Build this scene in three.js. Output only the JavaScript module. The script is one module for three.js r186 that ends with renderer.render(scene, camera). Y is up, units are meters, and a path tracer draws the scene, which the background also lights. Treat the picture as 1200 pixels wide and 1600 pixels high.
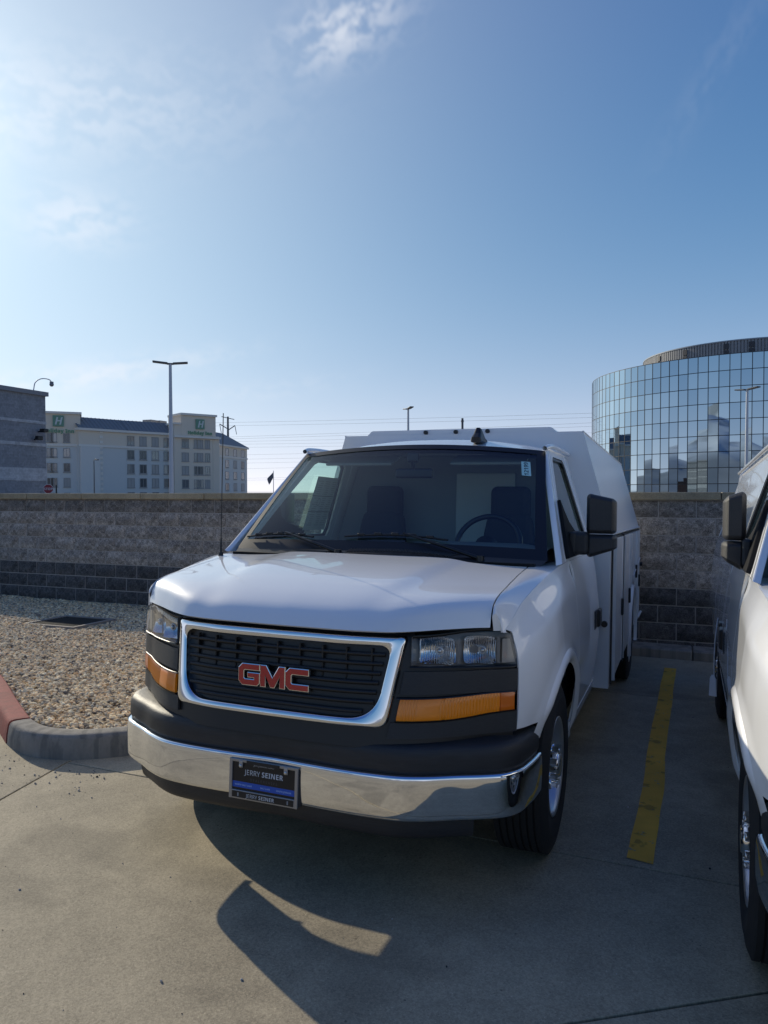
import * as THREE from 'three';
import { mergeGeometries } from 'three/addons/utils/BufferGeometryUtils.js';
import { RoundedBoxGeometry } from 'three/addons/geometries/RoundedBoxGeometry.js';
import { FontLoader } from 'three/addons/loaders/FontLoader.js';
import { TextGeometry } from 'three/addons/geometries/TextGeometry.js';

// ---------------------------------------------------------------- camera, sky, sun, exposure
// Level frame: origin under the front axle of the white service van, z forward out of its nose, x to its driver's side, y up.
const scene = new THREE.Scene();
const V = (x, y, z) => new THREE.Vector3(x, y, z);
const DEG = Math.PI / 180;
const YAW = 21.7 * DEG, EYE = V(1.515, 1.655, 3.456);
const camera = new THREE.PerspectiveCamera(68.97, 0.75, 0.05, 30000);
camera.position.copy(EYE);
camera.rotation.set(-1.5 * DEG, YAW, -0.12 * DEG, 'YXZ');
scene.add(camera);
const renderer = new THREE.WebGLRenderer({ antialias: true });
renderer.toneMapping = THREE.LinearToneMapping;
renderer.toneMappingExposure = 1.34;
renderer.shadowMap.enabled = true;

const SUN = V(-2.0, 1, -1.12).normalize();          // towards the sun
const sun = new THREE.DirectionalLight(new THREE.Color(1, 0.90, 0.71), 2.7);
sun.position.copy(SUN).multiplyScalar(60);
sun.target.position.set(0, 0, 0);
sun.castShadow = true;
sun.shadow.mapSize.set(4096, 4096);
Object.assign(sun.shadow.camera, { left: -16, right: 16, top: 16, bottom: -16, near: 1, far: 140 });
scene.add(sun, sun.target);

function rng(seed) { let s = seed >>> 0; return () => { s = (s + 0x6D2B79F5) >>> 0; let t = s; t = Math.imul(t ^ (t >>> 15), t | 1); t ^= t + Math.imul(t ^ (t >>> 7), t | 61); return ((t ^ (t >>> 14)) >>> 0) / 4294967296; }; }
const hash = (x, y, s = 0) => { let h = (x * 374761393 + y * 668265263 + s * 1274126177) | 0; h = Math.imul(h ^ (h >>> 13), 1274126177); return ((h ^ (h >>> 16)) >>> 0) / 4294967296; };
const sm = (a, b, x) => { const t = Math.min(1, Math.max(0, (x - a) / (b - a))); return t * t * (3 - 2 * t); };
const mix = (a, b, t) => a + (b - a) * t;
const clamp = (x, a, b) => Math.min(b, Math.max(a, x));
const RT = (() => { const r = rng(99), a = new Float32Array(65536); for (let i = 0; i < 65536; i++) a[i] = r(); return a; })();
function vnoise(x, y, s = 0, wrap = 0) {
  const xi = Math.floor(x), yi = Math.floor(y), fx = x - xi, fy = y - yi, u = fx * fx * (3 - 2 * fx), v = fy * fy * (3 - 2 * fy);
  let x1 = xi + 1, y1 = yi + 1, x0 = xi, y0 = yi; if (wrap) { x0 = ((x0 % wrap) + wrap) % wrap; x1 = ((x1 % wrap) + wrap) % wrap; y0 = ((y0 % wrap) + wrap) % wrap; y1 = ((y1 % wrap) + wrap) % wrap; }
  const p = s * 131, q = s * 57 + 7; x0 = (x0 + p) & 255; x1 = (x1 + p) & 255; y0 = ((y0 + q) & 255) << 8; y1 = ((y1 + q) & 255) << 8;
  const a = RT[x0 | y0], b = RT[x1 | y0], c = RT[x0 | y1], d = RT[x1 | y1], e = a + (b - a) * u; return e + (c + (d - c) * u - e) * v;
}
function fbm(x, y, o = 4, s = 0, wrap = 0) { let a = 0, k = 0.5, n = 0; for (let i = 0; i < o; i++) { a += k * vnoise(x, y, s + i * 17, wrap); n += k; x *= 2; y *= 2; wrap *= 2; k *= 0.5; } return a / n; }
function curve(tab) {              // smooth monotone table lookup
  return (x) => {
    if (x <= tab[0][0]) return tab[0][1];
    const n = tab.length; if (x >= tab[n - 1][0]) return tab[n - 1][1];
    let i = 0; while (x > tab[i + 1][0]) i++;
    const [x0, y0] = tab[i], [x1, y1] = tab[i + 1], h = x1 - x0;
    const sl = (j) => (tab[j + 1][1] - tab[j][1]) / (tab[j + 1][0] - tab[j][0]);
    const tg = (j) => { if (j === 0) return sl(0); if (j === n - 1) return sl(n - 2); const a = sl(j - 1), b = sl(j); return a * b <= 0 ? 0 : 2 * a * b / (a + b); };
    const t = (x - x0) / h, m0 = tg(i) * h, m1 = tg(i + 1) * h;
    return (2 * t ** 3 - 3 * t * t + 1) * y0 + (t ** 3 - 2 * t * t + t) * m0 + (-2 * t ** 3 + 3 * t * t) * y1 + (t ** 3 - t * t) * m1;
  };
}

// clear winter sky: deep blue away from the sun, pale near the horizon, milky round the sun, thin cirrus
{
  const W = 2048, H = 1024, data = new Float32Array(W * H * 4);
  const clouds = [           // [azimuth offset from the view in degrees, elevation, half width, half height, strength, tilt]
    [-3.0, 31.5, 4.4, 1.7, 0.42, 0.34], [-22.2, 18.6, 3.4, 1.7, 0.30, 0.05], [-22, 8.2, 9, 0.9, 0.34, 0.2], [-25, 25, 13, 3.0, 0.20, 0.12], [-11, 7.4, 7, 0.7, 0.12, 0.15],
    [24, 27.5, 6, 1.1, 0.03, 0.9], [-60, 24, 16, 4, 0.22, 0.1], [60, 30, 14, 2.5, 0.12, 0.2], [150, 22, 18, 3, 0.16, -0.1], [-140, 30, 14, 3, 0.14, 0.2], [110, 16, 20, 2, 0.1, 0.05], [-95, 14, 16, 2, 0.15, 0.05]];
  const view = Math.atan2(-Math.cos(YAW), -Math.sin(YAW));   // azimuth of the view in atan2(z, x)
  for (let j = 0; j < H; j++) {
    const el = (0.5 - (j + 0.5) / H) * Math.PI, sy = Math.sin(el), cy = Math.cos(el);
    for (let i = 0; i < W; i++) {
      const az = ((i + 0.5) / W - 0.5) * 2 * Math.PI;      // equirect: u = atan2(z, x) / 2pi + 0.5
      const x = Math.cos(az) * cy, z = Math.sin(az) * cy;
      const mu = clamp(x * SUN.x + sy * SUN.y + z * SUN.z, -1, 1), g = Math.acos(mu) / DEG;
      const e = Math.max(0, sy), hz = Math.exp(-e / 0.12), hz2 = Math.exp(-e / 0.4);
      let r = 0.010 + 0.070 * hz2 + 0.58 * hz, gg = 0.022 + 0.335 * hz2 + 0.275 * hz, b = 0.180 + 0.41 * hz2 + 0.10 * hz;
      const w1 = Math.exp(-((g / 35) ** 2)), w2 = Math.exp(-g / 15), w3 = Math.exp(-g / 3.2);
      r += 0.35 * w1 + 0.17 * w2 + 2.5 * w3; gg += 0.365 * w1 + 0.20 * w2 + 2.4 * w3; b += 0.32 * w1 + 0.18 * w2 + 2.1 * w3;
      if (sy > 0.02) {
        let da = (az - view) / DEG; da = ((da + 540) % 360) - 180;
        let c = 0;
        for (const [ca, ce, hw, hh, st, tl] of clouds) {
          const dx = (da - ca), dy = el / DEG - ce; if (Math.abs(dx) > hw * 2.4 || Math.abs(dy) > hw * 2) continue;
          const X = dx * Math.cos(tl) + dy * Math.sin(tl), Y = -dx * Math.sin(tl) + dy * Math.cos(tl);
          const f = Math.exp(-((X / hw) ** 2) - ((Y / hh) ** 2));
          const wx = X + 1.6 * (fbm(X * 0.9 + 7, Y * 0.9 + ca, 3, 13) - 0.5), wy = Y + 1.2 * (fbm(X * 0.9 + 31, Y * 0.9 + ca, 3, 14) - 0.5); const n = fbm(wx * 0.6 + 40 + ca, wy * 2.0 + 90 + ce, 5, 3) * 0.6 + fbm(wx * 2.0 + 11, wy * 4.5 + ca, 4, 9) * 0.4;
          c += st * f * sm(0.34, 0.66, n) * 1.5;
        }
        c = Math.min(0.8, c);
        const wb = 0.62 + 0.3 * w2;
        r = mix(r, wb, c); gg = mix(gg, wb * 1.03, c); b = mix(b, wb * 1.1, c);
      }
      if (sy < 0) { const k = sm(0, -0.08, sy); r = mix(r, 0.16, k); gg = mix(gg, 0.155, k); b = mix(b, 0.15, k); }
      const o = (( H - 1 - j) * W + i) * 4;
      data[o] = r; data[o + 1] = gg; data[o + 2] = b; data[o + 3] = 1;
    }
  }
  const t = new THREE.DataTexture(data, W, H, THREE.RGBAFormat, THREE.FloatType);
  t.mapping = THREE.EquirectangularReflectionMapping; t.magFilter = THREE.LinearFilter; t.minFilter = THREE.LinearFilter; t.wrapS = THREE.RepeatWrapping; t.needsUpdate = true;
  scene.background = t; scene.environment = t;
}

// ---------------------------------------------------------------- helpers
const taken = {};
function numbered(n) { const k = taken[n] = (taken[n] ?? -1) + 1; return k ? `${n}_${String(k).padStart(3, '0')}` : n; }
function tag(o, label, category, group, kind) { if (label) o.userData.label = label; if (category) o.userData.category = category; if (group) o.userData.group = group; if (kind) o.userData.kind = kind; return o; }
function thing(name, label, category, group, pos) { const o = new THREE.Group(); o.name = numbered(name); scene.add(o); if (pos) o.position.copy(pos); return tag(o, label, category, group); }
function structure(name, o) { o = o || new THREE.Group(); o.name = numbered(name); o.userData.kind = 'structure'; scene.add(o); return o; }
function part(parent, name, geos, mat) { const g = Array.isArray(geos) ? merge(geos) : geos; const m = new THREE.Mesh(g, mat); m.name = name; m.castShadow = m.receiveShadow = true; parent.add(m); return m; }
function each(parent, name, geos, mat) { return geos.map((g) => part(parent, name, g, mat)); }
function merge(list) {
  if (list.length === 1) return list[0];
  list = list.map((g) => { g = g.index ? g.toNonIndexed() : g.clone(); for (const k of Object.keys(g.attributes)) if (!['position', 'normal', 'uv'].includes(k)) g.deleteAttribute(k); g.clearGroups(); if (!g.attributes.uv) g.setAttribute('uv', new THREE.BufferAttribute(new Float32Array(g.attributes.position.count * 2), 2)); if (!g.attributes.normal) g.computeVertexNormals(); return g; });
  return mergeGeometries(list);
}
function box(x0, x1, y0, y1, z0, z1) { const g = new THREE.BoxGeometry(Math.abs(x1 - x0), Math.abs(y1 - y0), Math.abs(z1 - z0)); g.translate((x0 + x1) / 2, (y0 + y1) / 2, (z0 + z1) / 2); return g; }
function rbox(x0, x1, y0, y1, z0, z1, r = 0.01, s = 2) { const g = new RoundedBoxGeometry(Math.abs(x1 - x0), Math.abs(y1 - y0), Math.abs(z1 - z0), s, Math.min(r, Math.abs(x1 - x0) / 2.02, Math.abs(y1 - y0) / 2.02, Math.abs(z1 - z0) / 2.02)); g.translate((x0 + x1) / 2, (y0 + y1) / 2, (z0 + z1) / 2); return g; }
function bar(a, b, r, n = 8, r2 = r) { const d = b.clone().sub(a), g = new THREE.CylinderGeometry(r2, r, d.length(), n); g.applyQuaternion(new THREE.Quaternion().setFromUnitVectors(V(0, 1, 0), d.clone().normalize())); const m = a.clone().add(b).multiplyScalar(0.5); g.translate(m.x, m.y, m.z); return g; }
function tube(pts, r, seg = 40, n = 8, closed = false) { return new THREE.TubeGeometry(new THREE.CatmullRomCurve3(pts, closed, 'centripetal'), seg, r, n, closed); }
function grid(nu, nv, fn) {
  const p = [], uv = [], ix = [];
  for (let j = 0; j <= nv; j++) for (let i = 0; i <= nu; i++) { const q = fn(i / nu, j / nv); p.push(q.x, q.y, q.z); uv.push(i / nu, j / nv); }
  for (let j = 0; j < nv; j++) for (let i = 0; i < nu; i++) { const a = j * (nu + 1) + i, b = a + 1, c = a + nu + 1, d = c + 1; ix.push(a, b, d, a, d, c); }
  const g = new THREE.BufferGeometry(); g.setAttribute('position', new THREE.Float32BufferAttribute(p, 3)); g.setAttribute('uv', new THREE.Float32BufferAttribute(uv, 2)); g.setIndex(ix); g.computeVertexNormals(); return g;
}
function shell(nu, nv, fn, th) {     // a curved sheet of metal or plastic with real thickness (th along its back side) and closed edges
  const a = grid(nu, nv, fn), P = a.attributes.position, N = a.attributes.normal;
  const at = (i, j, k) => { const q = j * (nu + 1) + i; return V(P.getX(q) - k * N.getX(q), P.getY(q) - k * N.getY(q), P.getZ(q) - k * N.getZ(q)); };
  const back = grid(nu, nv, (u, v) => at(Math.round((1 - u) * nu), Math.round(v * nv), th));
  const strip = (n, f) => grid(n, 1, (u, v) => f(Math.round(u * n), v * th));
  return merge([a, back,
    strip(nu, (k, t) => at(nu - k, 0, t)).toNonIndexed(), strip(nu, (k, t) => at(k, nv, t)).toNonIndexed(),
    strip(nv, (k, t) => at(0, k, t)).toNonIndexed(), strip(nv, (k, t) => at(nu, nv - k, t)).toNonIndexed()]);
}
function mirrorX(g) { g = g.index ? g.toNonIndexed() : g.clone(); g.scale(-1, 1, 1); for (const k of Object.keys(g.attributes)) { const a = g.attributes[k], n = a.itemSize; for (let i = 0; i < a.count; i += 3) for (let c = 0; c < n; c++) { const t = a.array[(i + 1) * n + c]; a.array[(i + 1) * n + c] = a.array[(i + 2) * n + c]; a.array[(i + 2) * n + c] = t; } } return g; }
function extrude(pts, depth, bevel = 0, holes = []) {
  const s = new THREE.Shape(pts.map(([x, y]) => new THREE.Vector2(x, y))); for (const h of holes) s.holes.push(new THREE.Path(h.map(([x, y]) => new THREE.Vector2(x, y))));
  return new THREE.ExtrudeGeometry(s, { depth, bevelEnabled: bevel > 0, bevelSize: bevel, bevelThickness: bevel, bevelSegments: 2, curveSegments: 8 });
}
function planarUV(g, ax, ay, k = 1, ox = 0, oy = 0) { const p = g.attributes.position, uv = new Float32Array(p.count * 2), f = { x: 'getX', y: 'getY', z: 'getZ' }; for (let i = 0; i < p.count; i++) { uv[2 * i] = p[f[ax]](i) * k + ox; uv[2 * i + 1] = p[f[ay]](i) * k + oy; } g.setAttribute('uv', new THREE.BufferAttribute(uv, 2)); return g; }
// the parking lot falls towards the wall and a little to the driver's side: lot frame -> level frame
const QLOT = new THREE.Quaternion().setFromEuler(new THREE.Euler(0, 0, -0.55 * DEG)).multiply(new THREE.Quaternion().setFromEuler(new THREE.Euler(-1.7 * DEG, 0, 0)));
function onLot(o, x = 0, y = 0, z = 0, turn = 0) { o.position.copy(V(x, y, z).applyQuaternion(QLOT)); o.quaternion.copy(QLOT).multiply(new THREE.Quaternion().setFromEuler(new THREE.Euler(0, turn, 0))); return o; }
// a far place given by its bearing to the right of the view (as a slope) and its depth along the view
function far(slope, depth, y = 0) { const x = slope * depth, s = Math.sin(YAW), c = Math.cos(YAW); return V(EYE.x + x * c - depth * s, y, EYE.z - x * s - depth * c); }
const bearing = (u) => (u - 600) / 1165;

// ---------------------------------------------------------------- materials
const lin = (r, g = r, b = r) => new THREE.Color().setRGB(r, g, b);
const std = (c, roughness = 0.7, o = {}) => new THREE.MeshStandardMaterial({ color: Array.isArray(c) ? lin(...c) : lin(c), roughness, side: THREE.DoubleSide, ...o });
const phy = (c, roughness, o = {}) => new THREE.MeshPhysicalMaterial({ color: Array.isArray(c) ? lin(...c) : lin(c), roughness, side: THREE.DoubleSide, ...o });
function texture(n, fn, srgb = true, rep) {
  const d = new Uint8Array(n * n * 4);
  for (let j = 0; j < n; j++) for (let i = 0; i < n; i++) { const c = fn(i / n, j / n, i, j), o = (j * n + i) * 4; d[o] = clamp(c[0], 0, 1) * 255; d[o + 1] = clamp(c[1], 0, 1) * 255; d[o + 2] = clamp(c[2], 0, 1) * 255; d[o + 3] = 255; }
  const t = new THREE.DataTexture(d, n, n); t.wrapS = t.wrapT = THREE.RepeatWrapping; t.magFilter = THREE.LinearFilter; t.minFilter = THREE.LinearMipmapLinearFilter; t.generateMipmaps = true; if (srgb) t.colorSpace = THREE.SRGBColorSpace; if (rep) t.repeat.set(rep, rep); t.needsUpdate = true; return t;
}
const toS = (x) => x <= 0.0031308 ? 12.92 * x : 1.055 * Math.pow(x, 1 / 2.4) - 0.055;
const s3 = (r, g, b) => [toS(r), toS(g), toS(b)];
const grey = (f) => (u, v, i, j) => { const x = f(u, v, i, j); return [x, x, x]; };
// concrete: cement mottling, broom lines, sand specks, oil drips
const concreteMap = texture(2048, (u, v, i, j) => {
  const a = fbm(u * 5, v * 5, 5, 1, 5), b = fbm(u * 40, v * 40, 3, 2, 40), f = hash(i, j, 5), f2 = hash(i >> 1, j >> 1, 6);
  let k = 0.32 + 0.12 * (a - 0.5) + 0.10 * (b - 0.5) + 0.10 * (hash(i >> 1, j >> 1, 15) - 0.5) + 0.085 * (hash(i >> 2, j >> 2, 16) - 0.5) + 0.05 * (f - 0.5);
  if (f2 > 0.9975) k *= 1.45; else if (f2 < 0.006) k *= 0.62; if (hash(i >> 2, j >> 2, 8) < 0.0004) k *= 0.45;
  k *= 1 - 0.22 * sm(0.62, 0.8, fbm(u * 9 + 3, v * 9, 4, 31, 9));
  return s3(k * 1.17, k * 0.995, k * 0.68);
}, true, 0.25);
const concreteBump = texture(1024, grey((u, v, i, j) => 0.5 * hash(i, j, 21) + 0.5 * fbm(u * 60, v * 60, 3, 22, 60)), false, 0.5);
const blockMap = texture(1024, (u, v, i, j) => {
  const a = fbm(u * 9, v * 9, 5, 41, 9), b = fbm(u * 90, v * 90, 2, 42, 90), f = hash(i >> 1, j >> 1, 43);
  let k = 0.62 + 0.5 * (a - 0.5) + 0.55 * (b - 0.5); if (f > 0.93) k *= 1.7; else if (f < 0.1) k *= 0.55;
  return [clamp(k * 1.0, 0, 1), clamp(k * 0.985, 0, 1), clamp(k * 0.96, 0, 1)];
}, true, 1.0);
const blockBump = texture(1024, grey((u, v, i, j) => 0.55 * fbm(u * 48, v * 48, 4, 51, 48) + 0.45 * Math.abs(fbm(u * 110, v * 110, 2, 52, 110) - 0.5) * 2), false, 1.0);
const M = {};
const van = phy([0.86, 0.865, 0.87], 0.4, { clearcoat: 1, clearcoatRoughness: 0.03 });
M.paint = van;
M.bodyWhite = phy([0.74, 0.75, 0.76], 0.5, { clearcoat: 0.6, clearcoatRoughness: 0.12 });
M.chrome = std([0.86, 0.87, 0.88], 0.035, { metalness: 1 });
M.steel = std([0.55, 0.56, 0.58], 0.28, { metalness: 1 });
M.plasticMap = texture(512, grey((u, v, i, j) => 0.84 + 0.22 * (fbm(u * 14, v * 14, 4, 61, 14) - 0.4) + 0.06 * hash(i, j, 62)), true, 3);
M.plasticBump = texture(512, grey((u, v, i, j) => fbm(u * 100, v * 100, 2, 65, 100)), false, 4);
M.plastic = std([0.034, 0.035, 0.038], 0.5, { map: M.plasticMap, bumpMap: M.plasticBump, bumpScale: 0.0004 });
M.sail = phy([0.014, 0.014, 0.015], 0.85, { specularIntensity: 0.35 });
M.trim = std([0.012, 0.012, 0.013], 0.38);
M.black = std([0.006, 0.006, 0.006], 0.85);
M.rubber = std([0.017, 0.017, 0.017], 0.82, { bumpMap: M.plasticBump, bumpScale: 0.0006 });
M.grille = std([0.014, 0.014, 0.015], 0.5);
M.lens = phy([1, 1, 1], 0.02, { transmission: 1, thickness: 0, ior: 1.5 });
M.glass = phy([0.78, 0.92, 0.88], 0.0, { transmission: 1, thickness: 0, ior: 1.62 });
M.sideGlass = phy([0.62, 0.80, 0.73], 0.0, { transmission: 1, thickness: 0, ior: 1.5 });
M.amber = phy([1.0, 0.27, 0.002], 0.35, { clearcoat: 0.6, clearcoatRoughness: 0.05 });
M.amberDeep = phy([0.72, 0.15, 0.004], 0.3, { clearcoat: 0.8, clearcoatRoughness: 0.05 });
M.amberInner = std([0.75, 0.24, 0.02], 0.25);
M.red = phy([0.50, 0.012, 0.014], 0.3, { clearcoat: 1, clearcoatRoughness: 0.05 });
M.cloth = std([0.045, 0.045, 0.05], 0.95);
M.dash = std([0.16, 0.165, 0.165], 0.75);
M.partition = std([0.30, 0.305, 0.31], 0.7);
M.headliner = std([0.28, 0.28, 0.28], 0.95);
M.reflector = std([0.62, 0.63, 0.65], 0.12, { metalness: 1 });
M.housing = std([0.16, 0.165, 0.17], 0.3);
M.wheel = std([0.62, 0.63, 0.65], 0.30, { metalness: 0.85 });

// ================================================================ SETTING
// ---------------------------------------------------------------- ground out to the horizon
{
  const g = (x, z) => 0.0297 * clamp(z, -7, 22) - 0.0096 * clamp(x, -14, 14) - 0.06;
  const xs = [-4000, -1500, -600, -300, -120, -60, -30, -14, -7, 0, 7, 14, 30, 60, 120, 300, 600, 1500, 4000], zs = [-4000, -1500, -600, -300, -150, -80, -40, -20, -7, 0, 7, 14, 22, 40, 80, 160, 300, 600, 1500, 4000];
  const geo = grid(xs.length - 1, zs.length - 1, (u, v) => { const x = xs[Math.round(u * (xs.length - 1))], z = zs[Math.round((1 - v) * (zs.length - 1))]; return V(x, g(x, z), z); });
  planarUV(geo, 'x', 'z');
  const m = new THREE.Mesh(geo, std([0.42, 0.385, 0.33], 0.9, { map: texture(512, (u, v, i, j) => { const k = 0.75 + 0.4 * (fbm(u * 6, v * 6, 5, 71, 6) - 0.5) + 0.1 * hash(i, j, 72); return [k, k, k]; }, true, 0.05) }));
  m.receiveShadow = true; structure('ground', m);
}
// ---------------------------------------------------------------- concrete lot: slabs with open joints
M.concrete = std(1, 0.86, { map: concreteMap, bumpMap: concreteBump, bumpScale: 0.0012 });
M.concreteOld = std([0.78, 0.77, 0.75], 0.9, { map: concreteMap, bumpMap: concreteBump, bumpScale: 0.002 });
const lot = onLot(structure('parking_lot'));
{
  const jl = (z) => -1.94 + 0.213 * z, dg = (x) => 2.011 - 0.7055 * x;
  const G = 0.0055;
  const slab = (pts) => {
    const c = pts.reduce((a, p) => [a[0] + p[0] / pts.length, a[1] + p[1] / pts.length], [0, 0]);
    const n = pts.length, area = pts.reduce((a, p, i) => { const r = pts[(i + 1) % n]; return a + p[0] * r[1] - r[0] * p[1]; }, 0), sg = area > 0 ? 1 : -1;
    const line = (i) => { const a = pts[i], b = pts[(i + 1) % n], l = Math.hypot(b[0] - a[0], b[1] - a[1]), nx = -(b[1] - a[1]) / l * sg, nz = (b[0] - a[0]) / l * sg; return [nx, nz, nx * a[0] + nz * a[1] + 0.0085]; };
    const q = pts.map((_, i) => { const [a, b, e] = line((i + n - 1) % n), [c2, d, f] = line(i), D = a * d - b * c2; return [(e * d - b * f) / D, -(a * f - e * c2) / D]; });
    const g = extrude(q, 0.045, 0.004); g.rotateX(-Math.PI / 2); g.translate(0, -0.049, 0); planarUV(g, 'x', 'z', 1, Math.floor(c[0] * 7.3), c[1] * 3.7);
    part(lot, 'slab', g, M.concrete);
  };
  const xd = 2.011 / 0.7055;
  part(lot, 'joint_filler', box(-14, 14, -0.055, -0.016, -5.24, 21.8), std([0.06, 0.055, 0.05], 0.95));
  slab([[-1.3, -5.23], [4.2, -5.23], [4.2, -3.34], [-1.3, -3.34]]);
  slab([[jl(0), -3.34], [4.2, -3.34], [4.2, 0], [jl(0), 0]]);
  slab([[jl(0), 0], [xd, 0], [jl(2.938), 2.938]]);
  slab([[xd, 0], [4.2, 0], [4.2, 8], [jl(8), 8], [jl(2.938), 2.938]]);
  slab([[-8, -3.34], [jl(0), -3.34], [jl(0), 0], [jl(8), 8], [-8, 8]]);
  slab([[4.2, -5.23], [9.5, -5.23], [9.5, 0], [4.2, 0]]);
  slab([[4.2, 0], [9.5, 0], [9.5, 8], [4.2, 8]]);
  slab([[-14, -3.34], [-8, -3.34], [-8, 8], [-14, 8]]);
  for (let i = 0; i < 5; i++) for (let k = 0; k < 3; k++) slab([[-14 + i * 5.6, 8 + k * 4.6], [-8.4 + i * 5.6, 8 + k * 4.6], [-8.4 + i * 5.6, 12.6 + k * 4.6], [-14 + i * 5.6, 12.6 + k * 4.6]]);
}
// ---------------------------------------------------------------- worn yellow bay line
{
  const edge = (z, s) => { const c = mix(1.36, 1.424, -z / 4.68); return c + s * (0.057 + 0.008 * (fbm(z * 3 + s * 9, 1, 3, 81) - 0.5)) + 0.02 * (fbm(z * 0.9, 7, 2, 82) - 0.5); };
  const g = grid(4, 70, (u, v) => { const z = -0.06 - 4.62 * v + (v === 0 ? 0.02 * (u - 0.5) : 0); return V(edge(z, 2 * u - 1), 0.004, z); }); planarUV(g, 'x', 'z');
  const m = part(onLot(structure('parking_line')), 'painted_stripe', g, std(1, 0.75, {
    map: texture(1024, (u, v, i, j) => {
      const a = fbm(u * 24, v * 24, 5, 91, 24), b = fbm(u * 90, v * 90, 2, 92, 90), w = sm(0.70, 0.77, a * 0.6 + b * 0.4 + 0.06 * hash(i, j, 93));
      const k = 0.9 + 0.35 * (fbm(u * 8, v * 8, 4, 94, 8) - 0.5); const d = sm(0.66, 0.72, fbm(u * 14, v * 14, 4, 97, 14));
      return s3(mix(0.92 * k, 0.36, w) * (1 - 0.4 * d), mix(0.50 * k, 0.30, w) * (1 - 0.4 * d), mix(0.055 * k, 0.2, w) * (1 - 0.35 * d));
    }, true, 0.8), bumpMap: concreteBump, bumpScale: 0.001 }));
  m.userData.label = 'worn yellow paint stripe on concrete';
}
// ---------------------------------------------------------------- grit lying on the concrete
{
  const R = rng(33), g = new THREE.IcosahedronGeometry(1, 0), n = 420, m = new THREE.InstancedMesh(g, std(1, 0.9), n), o = new THREE.Object3D(), c = new THREE.Color();
  for (let i = 0; i < n; i++) { const near = R() < 0.25, x = near ? mix(-2.6, -1.5, R()) : mix(-4, 3.2, R()), z = near ? mix(0.03, 0.45, R()) : mix(-3, 3.2, R()), s = 0.0018 + 0.0045 * R() ** 4; o.position.set(x, s * 0.5, z); o.rotation.set(R() * 6, R() * 6, R() * 6); o.scale.set(s * 1.3, s * 0.8, s); o.updateMatrix(); m.setMatrixAt(i, o.matrix); const k = R() < 0.4 ? 0.05 : 0.3 + 0.3 * R(); c.setRGB(k, k * 0.9, k * 0.78); m.setColorAt(i, c); }
  m.name = 'grit'; m.castShadow = m.receiveShadow = true; tag(m, 'loose grit and tiny pebbles scattered over the concrete', 'grit', null, 'stuff'); scene.add(onLot(m));
}
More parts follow.
